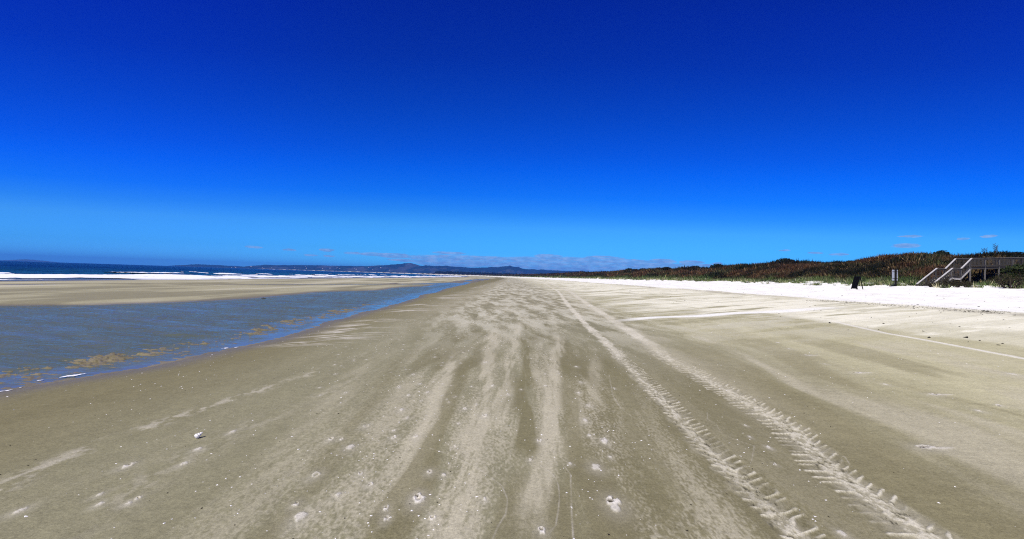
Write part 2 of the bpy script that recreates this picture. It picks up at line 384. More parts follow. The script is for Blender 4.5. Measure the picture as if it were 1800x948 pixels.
# the clearest of these streaks, where they lie on the beach
for pts, w0, sg in [([(872, 590), (858, 655), (852, 730), (842, 800), (822, 900), (812, 960)], 0.15, 1), ([(990, 600), (972, 690), (976, 760), (962, 840), (950, 900)], 0.12, 1),
                    ([(800, 640), (768, 740), (735, 810), (712, 870)], 0.15, 1), ([(918, 570), (900, 640), (890, 700), (880, 760)], 0.12, 0.8), ([(1058, 620), (1040, 690), (1000, 800)], 0.14, 0.5),
                    ([(1150, 800), (1190, 830), (1250, 900), (1290, 960)], 0.2, 0.45), ([(925, 575), (931, 640), (931, 720), (936, 800)], 0.13, -1), ([(1000, 640), (1010, 720), (1020, 800)], 0.12, -0.7),
                    ([(820, 660), (790, 740), (760, 800), (690, 900), (660, 960)], 0.13, -0.8), ([(1080, 640), (1130, 760), (1200, 900)], 0.3, -0.8), ([(700, 640), (640, 740), (560, 850)], 0.16, -0.5), ([(640, 650), (560, 740), (480, 840)], 0.2, 0.35)]:
    P_ = np.array([ground_at(u, v) for u, v in pts]); P_ = P_[np.argsort(P_[:, 1])]
    dd = GX - np.interp(GY, P_[:, 1], P_[:, 0]) + wx * 0.12
    wv_ = w0 * 0.85 * (1 + 0.5 * (vn(GY / 0.9, GX * 0 + w0, 77) - 0.5))
    kk_ = np.exp(-(np.abs(dd) / wv_) ** 2.5) * sst(GY, P_[0, 1] - 0.3, P_[0, 1] + 0.4) * (1 - sst(GY, P_[-1, 1] - 1.0, P_[-1, 1] + 2.5))
    kk_ = np.clip(kk_ * (0.1 + 1.7 * sst(st2, 0.3, 0.68)) + grn * kk_, 0, 1)
    col = lerp(col, c_pale * 1.04 if sg > 0 else c_dark * np.array([0.95, 0.96, 0.92]), kk_ * abs(sg) * (0.68 if sg > 0 else 0.9))
# right foreground: long soft streaks
st3 = fbm((GX - 0.12 * GY + wx) / 0.75, GY / 5.0, 4, 78, 0.5)
k3 = sst(st3, 0.5, 0.68) * sst(GX, 2.6, 4.0) * (1 - sst(GX, 8, 12))
col = lerp(col, c_pale * 1.02, k3 * 0.55)
k3d = sst(0.47 - st3, 0.0, 0.16) * sst(GX, 2.4, 3.6) * (1 - sst(GX, 9, 13))
col = lerp(col, c_dark * 1.15, k3d * 0.6 * (1 - sst(GY, 6, 16) * 0.7))
# fine wind lines
fine = vn((GX * 0.3 + GY) / 0.05, (GX - 0.3 * GY) / 0.5, 83)
col = col * (1 + (fine - 0.5) * 0.12 * (1 - sst(GY, 8, 14)) * sst(Xe, 1.5, 4))[:, None]
# middle distance: mottled drifts slanting from the dunes
tq = GX * 0.93 + GY * 0.36; q = -GX * 0.36 + GY * 0.93
mo_l = fbm((GX + 0.12 * GY + wobY * 0.2) / 0.42, (GY - 0.3 * GX) / 1.9, 4, 90, 0.6)
mo_r = fbm(tq / 2.2 + wobY * 0.3, q / 0.6, 4, 91, 0.6)
kr = sst(Xe, 3.5, 7.5); mo = mo_l * (1 - kr) + mo_r * kr
mo2 = fbm(tq / 7.0, q / 2.1 + wobY * 0.25, 4, 95, 0.55)
far_ = sst(GY, 7, 20)
km = sst(mo + grn * 0.6, 0.38, 0.66) * far_ * sst(Xe, -4.2, -1.5) * (0.75 + 0.15 * sst(GY, 25, 60))
col = lerp(col, c_pale * np.array([1.18, 1.22, 1.30]), km * (1 - sst(Xe, 14, 17)))
kd = sst(0.46 - mo - grn * 0.4, 0.0, 0.16) * far_ * sst(Xe, -4, -1) * 0.45
col = lerp(col, c_mid * np.array([0.62, 0.64, 0.64]), kd)
# pale spits on the dark wet margin by the channel
mo3 = fbm((GX * 0.97 + GY * 0.25) / 1.3, (-GX * 0.25 + GY * 0.97) / 0.24, 4, 99, 0.6)
ks = sst(mo3, 0.52, 0.62) * sst(vn(GY / 2.0, GX * 0, 998), 0.3, 0.6) * np.exp(-((Xe + 4.6 - wobY * 0.3) / 0.9) ** 2) * sst(GY, 5.5, 7)
col = lerp(col, (0.62, 0.58, 0.46), ks * 0.8)
# cream drifts on the upper beach
up = Xe + (mo2 - 0.5) * 13
kc = sst(up, 6.8, 10.2) * sst(GY, 9, 14) * sst(Xe, 2.5, 6) 
kc = np.maximum(kc, sst(Xe + (fbm(GX / 1.6, GY / 4, 3, 101) - 0.5) * 1.8, 10.0, 10.9))
_a = np.array(ground_at(1085, 563)); _b = np.array(ground_at(1430, 543)); _d = (_b - _a) / np.linalg.norm(_b - _a)
beyond = -(GX - _a[0]) * _d[1] + (GY - _a[1]) * _d[0]
kc = kc * np.maximum(sst(beyond + wobY * 0.2, -0.3, 0.2), sst(Xe + wobY * 0.4, 9.7, 10.5))
hol = sst(mo2 * 0.6 + mo * 0.4, 0.36, 0.56)
hol = sst(mo2 * 0.45 + mo_r * 0.55, 0.43, 0.54)
sol = sst(Xe, 11.5, 13.5) * 0.5 + sst(Xe + wobY * 0.3, 9.9, 10.6) * (1 - sst(GY, 14.5, 18)) * 0.45
str2 = sst(fbm(tq / 3.0, q / 0.38 + wobY * 0.3, 3, 118, 0.55), 0.40, 0.56)
col = lerp(col, c_cream, kc * np.maximum(0.05 + 0.90 * hol, sol) * (0.72 + 0.28 * str2))
# one long bright drift across the beach
pa = np.array(ground_at(1085, 563)); pb = np.array(ground_at(1430, 543)); dv = (pb - pa) / np.linalg.norm(pb - pa)
ll = (GX - pa[0]) * dv[0] + (GY - pa[1]) * dv[1]; L = np.linalg.norm(pb - pa)
nn = -(GX - pa[0]) * dv[1] + (GY - pa[1]) * dv[0] + (vn(ll / 1.7, ll * 0, 103) - 0.5) * 0.5
kb = np.exp(-(nn / (0.28 + 0.22 * np.clip(ll / L, 0, 1) + 0.15 * vn(ll / 0.8, ll * 0, 104))) ** 4) * sst(ll, -0.8, 1.5) * (1 - sst(ll, L - 1, L + 2.5))
col = lerp(col, c_white, kb * 0.9)
# loose dry sand of the upper beach
edge = Xe + (vn(GY / 5, GX * 0, 105) - 0.5) * 1.1 + (fbm(GX / 0.5, GY / 0.9, 2, 107) - 0.5) * 0.6
kw = sst(edge, 16.7, 17.3)
grey = np.exp(-((edge - 16.4) / 0.55) ** 2) * sst(fbm(GX / 0.35, GY / 0.6, 3, 108), 0.3, 0.6) * sst(vn(GY / 7, GX * 0, 109), 0.2, 0.6)
col = lerp(col, (0.36, 0.33, 0.24), grey * 0.75 * (1 - kw))
col = lerp(col, lerp(np.tile(c_white, (N, 1)), (0.80, 0.775, 0.66), sst(fbm(GX / 0.8, GY / 1.6, 4, 128, 0.6), 0.5, 0.72) * 0.7), kw)
# dunes
veg = sst(Xe + (fbm(GX / 1.5, GY / 2.0, 3, 110) - 0.5) * 4, 42.6, 44.6)
dc = np.tile(np.array([0.055, 0.045, 0.022]), (N, 1)); dc = lerp(dc, (0.11, 0.07, 0.032), sst(fbm(GX / 2.2, GY / 3, 3, 113), 0.4, 0.65))
s_ = (GX - S0[0]) * SD[0] + (GY - S0[1]) * SD[1]; n_ = (GX - S0[0]) * SN[0] + (GY - S0[1]) * SN[1]
bare = np.exp(-((n_ + 0.3) / 2.0) ** 4) * sst(s_, -3, -1) * (1 - sst(s_, 6, 9)) * sst(vn(GX / 0.9, GY / 0.7, 115), 0.3, 0.6)
veg = veg * (1 - bare * 0.8)
col = col * (1 - veg[:, None]) + dc * veg[:, None]
# outer bar
kbar = 1 - sst(Xe, -14, -11.5)
barc = np.tile(c_bar, (N, 1)); bn = fbm(GX / 2.5 + GY * 0.05, GY / 9, 4, 120)
barn = fbm(Xe / 2.2, GY / 14, 3, 122)
barc = lerp(barc, (0.50, 0.47, 0.32), sst(barn, 0.5, 0.7)); barc = lerp(barc, (0.27, 0.25, 0.155), sst(0.46 - barn, 0, 0.15))
barc = lerp(barc, (0.16, 0.14, 0.10), sst(-Xe, 47, 51))
col = col * (1 - kbar[:, None]) + barc * kbar[:, None]
# channel margin and bed
dch = channel_depth(GX, GY)
edgew = (1 - sst(-dch, 0.0, 1.1)) * (GY < 330)
col = lerp(col, np.array([0.17, 0.148, 0.088]), edgew * 0.75)
col = np.where((dch > 0)[:, None], np.array([0.215, 0.185, 0.095]) * (0.75 + 0.5 * fbm(GX / 0.5, GY / 0.35, 2, 125))[:, None], col)
wetv = np.clip(edgew + (dch > 0) + sst(-Xe, 46, 50), 0, 1) * 0.8
# inland and far
col = np.where((Xe > 60)[:, None], np.array([0.05, 0.06, 0.025]), col)
dry = np.zeros(N)

# --- quad bike tracks: wheel ruts with chevron tread
TY = np.array([2.2, 3.06, 4.59, 7.34, 11.6, 18.4, 30, 53, 120, 195, 400])
TX = np.array([1.97, 1.95, 1.97, 2.16, 2.46, 2.80, 3.55, 5.2, 7.9, 9.2, 11])
near = D < 420
def track(off, halfw, seed, strength, co_, cw_, slants, P=0.128):
    """co_, cw_: centre and half width of the churned pale core; slants: lug slant left and right of it"""
    idx = np.nonzero(near & (GY > 1.5) & (GX > 0.5) & (GX < 14))[0]
    x = GX[idx]; y = GY[idx]
    cx = np.interp(y, TY, TX) + off(y)
    d = x - cx + (vn(y / 1.1, y * 0, seed) - 0.5) * 0.07
    m = np.abs(d) < halfw * 2.2
    idx = idx[m]; x = x[m]; y = y[m]; d = d[m]
    ad = np.abs(d); right = d > co_
    det = 1 - sst(y, 9, 14)
    sl = np.where(right, slants[1], slants[0]); jit = (vn(y / P + right * 31.7, y * 0 + 3, seed + 1) - 0.5)
    ph = ((y - d * sl) / P + right * 0.5 + jit * 0.55 + (vn(y * 30, d * 40, seed + 6) - 0.5) * 0.12) % 1.0
    lug = sst(ph, 0.0, 0.10) * (1 - sst(ph, 0.22, 0.42)) * (0.35 + 0.65 * sst(vn(y / P * 0.83 + right * 9, y * 0, seed + 9), 0.15, 0.45))
    reach = halfw * (1.0 + (vn(y / P * 0.97, right * 5.0, seed + 8) - 0.5) * 0.25)
    dc = np.abs(d - co_)
    nz = fbm(x / 0.035, y / 0.06, 4, seed + 3, 0.65)
    core = 1 - sst(dc + (nz - 0.5) * 0.10, cw_ * 0.7, cw_ * 1.35)
    lugm = (1 - sst(ad, reach * 0.92, reach * 1.02)) * sst(dc, cw_ * 0.5, cw_ * 0.8)
    ragged = 1 - sst(dc + (fbm(x / 0.09, y / 0.2, 2, seed + 2) - 0.5) * 0.16, cw_ * 0.9, halfw * 1.05)
    br = sst(fbm(y / 1.3, y * 0, 2, seed + 4), 0.15, 0.6) * 0.35 + 0.65
    a_near = np.maximum(core * (0.18 + 0.82 * sst(nz, 0.40, 0.60)) * 0.92, lug * lugm * (0.55 + 0.45 * sst(nz, 0.3, 0.5)))
    a_near = np.maximum(a_near, ragged * 0.30)
    a_far = ragged * (0.72 + 0.38 * sst(nz, 0.35, 0.6))
    a = (a_near * det + a_far * (1 - det)) * br * strength * (1 - sst(y, 100, 400) * 0.5)
    cpale = np.array([0.66, 0.62, 0.46])
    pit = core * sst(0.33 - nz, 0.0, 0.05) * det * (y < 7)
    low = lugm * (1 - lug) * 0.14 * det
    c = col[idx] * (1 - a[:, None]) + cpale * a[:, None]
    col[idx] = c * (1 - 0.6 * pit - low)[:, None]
    Z[idx] += det * (lug * lugm * 0.007 - (1 - lug) * lugm * 0.004 + core * (nz - 0.5) * 0.022) * strength - det * 0.006 * np.exp(-(ad / halfw) ** 2)
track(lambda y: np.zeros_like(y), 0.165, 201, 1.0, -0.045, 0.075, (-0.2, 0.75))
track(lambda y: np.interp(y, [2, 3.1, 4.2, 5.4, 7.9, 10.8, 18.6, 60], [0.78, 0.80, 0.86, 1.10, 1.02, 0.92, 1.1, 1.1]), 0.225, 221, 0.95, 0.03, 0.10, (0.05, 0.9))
# soft drift beside the second rut
kt = np.exp(-((GX - np.interp(GY, TY, TX) - 1.0 + (vn(GY / 2, GX * 0, 240) - 0.5) * 0.5) / 0.42) ** 2) * sst(fbm(GX / 0.5, GY / 2.5, 3, 241), 0.35, 0.65) * sst(GY, 4, 7)
col = lerp(col, c_pale * 1.0, kt * 0.4 * (1 - sst(GY, 60, 120)))
# single older wheel mark up the beach
wp = np.array([ground_at(u, v) for u, v in ((1455, 562), (1500, 573), (1560, 586), (1640, 600), (1720, 615), (1800, 630), (1860, 641))])
wp = wp[np.argsort(wp[:, 1])]
wx0 = np.interp(GY, wp[:, 1], wp[:, 0])
ml = np.exp(-((GX - wx0 + (vn(GY * 3, GX * 0, 260) - 0.5) * 0.02) / 0.075) ** 4) * (GY > 5.5) * (1 - sst(GY, wp[-1, 1] - 1.5, wp[-1, 1] + 0.3))
lugw = 0.75 + 0.25 * np.sin(GY / 0.11 * 2 * math.pi)
col = lerp(col, (0.84, 0.81, 0.68), ml * lugw * 0.9); Z += ml * 0.006
# faint old ruts at the left
wl = np.array([ground_at(u, v) for u, v in ((-60, 900), (60, 835), (150, 795), (230, 765), (330, 730), (430, 697), (560, 655), (640, 625))])
wl = wl[np.argsort(wl[:, 1])]
for off, s_l, w_l in ((0, 0.75, 0.11), (0.95, 0.32, 0.16)):
    m_ = np.exp(-((GX - np.interp(GY, wl[:, 1], wl[:, 0]) - off) / w_l) ** 2) * (GY > 2.5) * (1 - sst(GY, 6.5, 11))
    col = lerp(col, (0.50, 0.465, 0.34), m_ * s_l * sst(fbm(GX / 0.05, GY / 0.10, 3, 271 + int(off)), 0.42, 0.66) * sst(fbm(GY / 0.5, GX / 0.3, 2, 275), 0.3, 0.6))
    Z += m_ * 0.004

# --- foot prints, crab holes and thin trails
def crop(ox, oy, k, pts): return [(ox + x / k, oy + y / k, s, t) for x, y, s, t in pts]
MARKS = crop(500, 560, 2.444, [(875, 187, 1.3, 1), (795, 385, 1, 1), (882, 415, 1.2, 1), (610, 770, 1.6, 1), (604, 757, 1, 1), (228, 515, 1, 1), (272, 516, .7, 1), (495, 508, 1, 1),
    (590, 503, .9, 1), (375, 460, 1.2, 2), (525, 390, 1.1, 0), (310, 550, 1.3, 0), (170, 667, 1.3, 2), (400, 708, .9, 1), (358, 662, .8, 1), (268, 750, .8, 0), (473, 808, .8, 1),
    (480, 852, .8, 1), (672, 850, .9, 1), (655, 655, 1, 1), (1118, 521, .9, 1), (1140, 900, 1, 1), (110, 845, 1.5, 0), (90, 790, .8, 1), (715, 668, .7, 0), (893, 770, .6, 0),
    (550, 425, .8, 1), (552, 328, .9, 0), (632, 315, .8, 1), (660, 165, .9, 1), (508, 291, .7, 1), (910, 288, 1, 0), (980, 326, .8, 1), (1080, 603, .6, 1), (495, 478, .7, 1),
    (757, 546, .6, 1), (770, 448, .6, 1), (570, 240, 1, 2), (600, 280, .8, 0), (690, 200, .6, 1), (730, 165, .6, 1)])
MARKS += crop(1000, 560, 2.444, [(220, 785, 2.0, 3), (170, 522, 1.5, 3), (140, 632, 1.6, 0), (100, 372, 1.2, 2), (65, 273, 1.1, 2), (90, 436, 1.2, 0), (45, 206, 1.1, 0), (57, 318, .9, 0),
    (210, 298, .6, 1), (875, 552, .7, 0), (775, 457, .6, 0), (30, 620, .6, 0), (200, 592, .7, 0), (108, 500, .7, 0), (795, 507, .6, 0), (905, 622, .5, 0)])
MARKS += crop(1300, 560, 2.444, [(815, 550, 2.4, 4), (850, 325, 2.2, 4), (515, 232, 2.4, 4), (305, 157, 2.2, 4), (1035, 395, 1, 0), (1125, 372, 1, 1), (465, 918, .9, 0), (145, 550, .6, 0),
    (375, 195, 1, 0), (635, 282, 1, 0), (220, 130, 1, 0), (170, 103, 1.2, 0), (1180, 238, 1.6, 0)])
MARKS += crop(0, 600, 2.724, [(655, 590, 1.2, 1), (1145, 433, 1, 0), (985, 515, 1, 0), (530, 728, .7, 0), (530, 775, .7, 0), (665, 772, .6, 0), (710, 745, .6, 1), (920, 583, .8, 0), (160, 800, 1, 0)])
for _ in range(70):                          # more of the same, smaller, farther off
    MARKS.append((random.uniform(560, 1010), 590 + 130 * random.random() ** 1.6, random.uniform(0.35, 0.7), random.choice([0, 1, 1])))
near_idx = np.nonzero((D < 34) & (GY > 1.5))[0]
nX, nY = GX[near_idx], GY[near_idx]
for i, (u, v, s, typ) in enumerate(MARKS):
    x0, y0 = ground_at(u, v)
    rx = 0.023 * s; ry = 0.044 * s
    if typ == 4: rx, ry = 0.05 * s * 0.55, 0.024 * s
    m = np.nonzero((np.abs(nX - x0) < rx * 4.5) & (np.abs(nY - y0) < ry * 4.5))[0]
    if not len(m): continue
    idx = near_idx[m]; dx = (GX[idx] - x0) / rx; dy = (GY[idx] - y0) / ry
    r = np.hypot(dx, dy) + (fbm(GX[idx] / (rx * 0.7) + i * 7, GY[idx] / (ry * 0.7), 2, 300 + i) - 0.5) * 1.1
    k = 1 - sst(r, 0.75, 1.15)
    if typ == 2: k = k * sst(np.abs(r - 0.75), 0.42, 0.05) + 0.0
    if typ == 3:                             # trodden print: pale pushed-up sand with a trailing lobe
        r2 = np.hypot(dx + 0.1, (dy + 1.0) * 1.2) ; k = np.maximum(k, (1 - sst(r2, 0.55, 0.85)) * 0.75)
    if typ == 4:
        r2 = np.hypot((dx - 2.0) * 0.55, (dy + 0.7) * 1.9); k = np.maximum(k * 0.9, (1 - sst(r2, 0.5, 1.2)) * 0.5)
    halo = np.exp(-(np.hypot(dx, dy + 0.5) / 2.4) ** 2) * 0.28
    col[idx] = lerp(col[idx], (0.58, 0.55, 0.45), halo)
    col[idx] = lerp(col[idx], (0.74, 0.70, 0.58), k * (0.9 if typ in (1, 3, 4) else 0.6))
    Z[idx] += k * 0.008 * (1 + (typ == 3))
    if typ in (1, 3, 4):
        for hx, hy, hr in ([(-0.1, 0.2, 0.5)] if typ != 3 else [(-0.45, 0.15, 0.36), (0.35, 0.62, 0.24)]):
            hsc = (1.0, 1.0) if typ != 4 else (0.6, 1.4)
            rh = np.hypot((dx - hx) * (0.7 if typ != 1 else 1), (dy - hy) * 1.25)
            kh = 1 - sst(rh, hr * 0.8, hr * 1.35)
            col[idx] = lerp(col[idx], (0.035, 0.028, 0.018), kh * 0.95)  # hole's shade painted in as near-black, beyond the darker tone of damp sand
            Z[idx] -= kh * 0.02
TRAILS = [crop(500, 560, 2.444, [(650, 553, 0, 0), (720, 575, 0, 0), (790, 605, 0, 0), (860, 640, 0, 0), (920, 680, 0, 0), (965, 715, 0, 0), (990, 770, 0, 0), (985, 830, 0, 0), (950, 890, 0, 0), (930, 947, 0, 0)]),
          crop(950, 740, 4.557, [(50, 350, 0, 0), (120, 395, 0, 0), (175, 450, 0, 0), (200, 520, 0, 0), (208, 620, 0, 0), (200, 720, 0, 0), (185, 820, 0, 0), (135, 882, 0, 0)]),
          crop(950, 740, 4.557, [(245, 360, 0, 0), (290, 420, 0, 0), (300, 560, 0, 0), (310, 760, 0, 0), (330, 945, 0, 0)]),
          crop(1000, 560, 2.444, [(185, 240, 0, 0), (205, 330, 0, 0), (240, 385, 0, 0), (290, 420, 0, 0), (335, 445, 0, 0)]),
          crop(1300, 560, 2.444, [(320, 545, 0, 0), (400, 570, 0, 0), (470, 590, 0, 0), (490, 620, 0, 0), (478, 650, 0, 0)]),
          crop(1000, 560, 2.444, [(610, 400, 0, 0), (612, 430, 0, 0), (650, 450, 0, 0), (670, 490, 0, 0), (740, 520, 0, 0), (815, 545, 0, 0), (805, 610, 0, 0)])]
for tr_i, T in enumerate(TRAILS):
    P_ = np.array([ground_at(u, v) for u, v, _, _ in T])
    bb = (nX > P_[:, 0].min() - .1) & (nX < P_[:, 0].max() + .1) & (nY > P_[:, 1].min() - .1) & (nY < P_[:, 1].max() + .1)
    idx = near_idx[bb]; x = GX[idx]; y = GY[idx]; best = np.full(len(idx), 9.0)
    for a_, b_ in zip(P_[:-1], P_[1:]):
        e = b_ - a_; tt = np.clip(((x - a_[0]) * e[0] + (y - a_[1]) * e[1]) / (e @ e), 0, 1)
        best = np.minimum(best, np.hypot(x - a_[0] - tt * e[0], y - a_[1] - tt * e[1]))
    best = best + (vn(x * 40, y * 20, 401) - 0.5) * 0.006
    k = np.exp(-(best / 0.005) ** 2) * (0.05 + 0.5 * vn(x * 12, y * 8, 402))
    col[idx] = lerp(col[idx], (0.6, 0.56, 0.45), k); Z[idx] += k * 0.003
# small surface relief
Z += (1 - sst(D, 10, 30)) * (dch < 0) * ((fbm(GX / 0.12, GY / 0.2, 3, 410) - 0.5) * 0.005)
col = np.clip(col, 0.003, 0.95)

ii, jj = np.meshgrid(np.arange(NR - 1), np.arange(NA), indexing='ij')
jn = (jj + 1) % NA
Q = np.stack([ii * NA + jj, (ii + 1) * NA + jj, (ii + 1) * NA + jn, ii * NA + jn], -1).reshape(-1, 4)[:, ::-1]
# the last angle coincides with -180 only by wrapping, so the ring closes; a quad ring round the centre point closes the middle
cen = len(GX) - 1
jc = np.arange(0, NA)
V = np.stack([GX, GY, Z], 1)
ground = mesh_np('ground', V, Q, MG, smooth=True, cols=col, attrs={'wet': wetv})
tag(ground, kind='structure')

# ------------------------------------------------------------------ channel water
ang_w = np.radians(np.linspace(-75, 0, 420)); rw = 3.5 * 1.0095 ** np.arange(0, 500)
A2, R2 = np.meshgrid(ang_w, rw); wX = (R2 * np.sin(A2)).ravel(); wY = (R2 * np.cos(A2)).ravel()
dw = channel_depth(wX, wY)
nj = len(ang_w); ni = len(rw)
i2, j2 = np.meshgrid(np.arange(ni - 1), np.arange(nj - 1), indexing='ij')
Qw = np.stack([i2 * nj + j2, i2 * nj + j2 + 1, (i2 + 1) * nj + j2 + 1, (i2 + 1) * nj + j2], -1).reshape(-1, 4)
Qw = Qw[(dw[Qw] > -0.35).any(1)]
used = np.unique(Qw); remap = -np.ones(len(wX), int); remap[used] = np.arange(len(used)); Qw = remap[Qw]
ux, uy, ud = wX[used], wY[used], dw[used]
edge_calm = (1 - sst(ud, 0.5, 2.0)) * (ux > Xn_(uy) - 4) * (0.35 + 0.65 * sst(fbm(ux / 0.5, uy / 0.5, 3, 503), 0.35, 0.6)) * (0.45 + 0.55 * sst(uy, 9, 16)) + (1 - sst(ud, 0.1, 0.5)) * 0.5
streak = sst(fbm((ux * 0.96 - uy * 0.28) / 3.2, (ux * 0.28 + uy * 0.96) / 0.55, 3, 500), 0.50, 0.72) * 0.5 * sst(fbm((ux * 0.96 - uy * 0.28) / 0.7, (ux * 0.28 + uy * 0.96) / 0.16, 2, 507), 0.3, 0.6)
calm = np.clip(edge_calm + streak + sst(uy, 80, 110) * 0.8, 0, 1)
zw = -0.2 + (1 - calm) * sst(ud, 0.4, 1.6) * (fbm((ux * 0.96 - uy * 0.28) / 1.7, (ux * 0.28 + uy * 0.96) / 0.42, 3, 505, 0.6) - 0.5) * 0.13
cw = mesh_np('channel_water', np.stack([ux, uy, zw], 1), Qw, MW, smooth=True, attrs={'calm': calm})
tag(cw, kind='structure')

# ------------------------------------------------------------------ sea
rs = [20.0]
while rs[-1] < 15800: rs.append(rs[-1] * (1.008 if rs[-1] < 400 else 1.03))
rs = np.array(rs); as_ = np.radians(np.linspace(-110, 20, 520))
A3, R3 = np.meshgrid(as_, rs); sX = (R3 * np.sin(A3)).ravel(); sY = (R3 * np.cos(A3)).ravel()
sXe = sX - shift(sY); nj = len(as_)
i3, j3 = np.meshgrid(np.arange(len(rs) - 1), np.arange(nj - 1), indexing='ij')
Qs = np.stack([i3 * nj + j3, i3 * nj + j3 + 1, (i3 + 1) * nj + j3 + 1, (i3 + 1) * nj + j3], -1).reshape(-1, 4)
Qs = Qs[(sXe[Qs] < -50).any(1)]
used = np.unique(Qs); remap = -np.ones(len(sX), int); remap[used] = np.arange(len(used)); Qs = remap[Qs]
sx, sy, se = sX[used], sY[used], sXe[used]
SEA = -0.5
chop = (1 - sst(np.hypot(sx, sy), 400, 900)) * sst(-se, 56, 72)
sz = SEA + chop * ((fbm(se / 5.0, sy / 14.0, 4, 510, 0.6) - 0.5) * 0.6 + 0.12 * np.sin(se / 4.5 + 2 * vn(sy / 30, se * 0, 515)))
deep = sst(-se, 75, 220)
sc_ = np.tile(np.array([0.008, 0.055, 0.062]), (len(sx), 1)); sc_ = lerp(sc_, (0.0008, 0.005, 0.018), deep)
sc_ = lerp(sc_, (0.16, 0.18, 0.16), 1 - sst(-se, 54, 60))
seao = mesh_np('sea', np.stack([sx, sy, sz], 1), Qs, MS, smooth=True, cols=sc_)
tag(seao, kind='structure')

# ------------------------------------------------------------------ surf
def surf(se0, y0, y1, width, hgt, seed, cover, flat=False):
    ys = [y0]
    while ys[-1] < y1: ys.append(ys[-1] + max(0.25, 0.0035 * ys[-1]))
    ys = np.array(ys); ts = np.linspace(0, 1, 34)
    T_, Y_ = np.meshgrid(ts, ys)
    c0 = se0 + (fbm(Y_ / 30, Y_ * 0, 3, seed) - 0.5) * 7
    wv = width * (0.55 + 0.9 * vn(Y_ / 16, Y_ * 0, seed + 4))
    S_ = c0 - (T_ - 0.5) * wv
    X_ = S_ + shift(Y_)
    big = fbm(Y_ / 11, T_ * 1.2, 3, seed + 7) - 0.10 * sst(Y_, 100, 220)
    tex = fbm(X_ / 0.6, Y_ / 1.0, 4, seed + 9, 0.6)
    prof = np.sin(np.clip(T_, 0, 1) * math.pi) ** 0.6 if flat else np.interp(T_, [0, 0.12, 0.7, 0.9, 1], [0, 0.35, 1.0, 0.8, 0.0])
    if flat: Zf = SEA + 0.03 + 0.03 * tex * prof
    else: Zf = SEA + 0.06 + hgt * prof * (0.55 + 0.9 * (big - 0.2)) * (0.65 + 0.7 * tex)
    keep = sst(big, cover - 0.12, cover + 0.05) * np.interp(T_, [0, 0.2, 0.85, 1], [0.6, 1, 1, 0.3]) + (tex - 0.5) * 1.1
    n_j = len(ts)
    a_, b_ = np.meshgrid(np.arange(len(ys) - 1), np.arange(n_j - 1), indexing='ij')
    q_ = np.stack([a_ * n_j + b_, (a_ + 1) * n_j + b_, (a_ + 1) * n_j + b_ + 1, a_ * n_j + b_ + 1], -1).reshape(-1, 4)
    ok = keep.ravel()[q_].mean(1) > 0.5
    return np.stack([X_.ravel(), Y_.ravel(), Zf.ravel()], 1), q_[ok]
Vs, Fs = [], []; off = 0
for args in [(-67, 12, 3000, 12, 0.24, 600, 0.34, False), (-59, 12, 1500, 6, 0.10, 620, 0.47, False), (-55, 12, 900, 4, 0.0, 640, 0.52, True), (-82, 60, 2500, 6, 0.42, 660, 0.58, False), (-100, 150, 2500, 6, 0.5, 680, 0.66, False)]:
    v_, f_ = surf(*args); Vs.append(v_); Fs.append(f_ + off); off += len(v_)
sf = mesh_np('surf_foam', np.concatenate(Vs), np.concatenate(Fs), M_foam, smooth=True)
tag(sf, kind='stuff')
# froth at the channel's edge
Vs, Fs = [], []; off = 0
for pts, w_ in [(((-40, 694), (0, 690), (30, 686), (52, 680)), 0.07), (((118, 664), (135, 662), (150, 661)), 0.16), (((395, 614), (415, 612), (432, 610)), 0.07), (((380, 623), (400, 621)), 0.07), (((72, 670), (86, 669)), 0.06)]:
    P_ = np.array([ground_at(u, v) for u, v in pts])
    tt = np.linspace(0, 1, 60); px_ = np.interp(tt, np.linspace(0, 1, len(P_)), P_[:, 0]); py_ = np.interp(tt, np.linspace(0, 1, len(P_)), P_[:, 1])
    ws = np.linspace(-1, 1, 9); TT, WW = np.meshgrid(tt, ws, indexing='ij')
    X_ = px_[:, None] + 0 * WW; Y_ = py_[:, None] + WW * w_ * (0.4 + 0.8 * vn(TT * 9, WW * 0, 700))
    tex = fbm(X_ / 0.08, Y_ / 0.06, 3, 702)
    Zf = -0.193 + 0.012 * tex
    a_, b_ = np.meshgrid(np.arange(59), np.arange(8), indexing='ij')
    q_ = np.stack([a_ * 9 + b_, (a_ + 1) * 9 + b_, (a_ + 1) * 9 + b_ + 1, a_ * 9 + b_ + 1], -1).reshape(-1, 4)
    kk = (tex + 0.25 * (1 - np.abs(WW)) * np.sin(math.pi * TT)).ravel()[q_].mean(1) > 0.60
    Vs.append(np.stack([X_.ravel(), Y_.ravel(), Zf.ravel()], 1)); Fs.append(q_[kk] + off); off += X_.size
fr_ = mesh_np('channel_froth', np.concatenate(Vs), np.concatenate(Fs), M_foam, smooth=True); tag(fr_, kind='stuff')

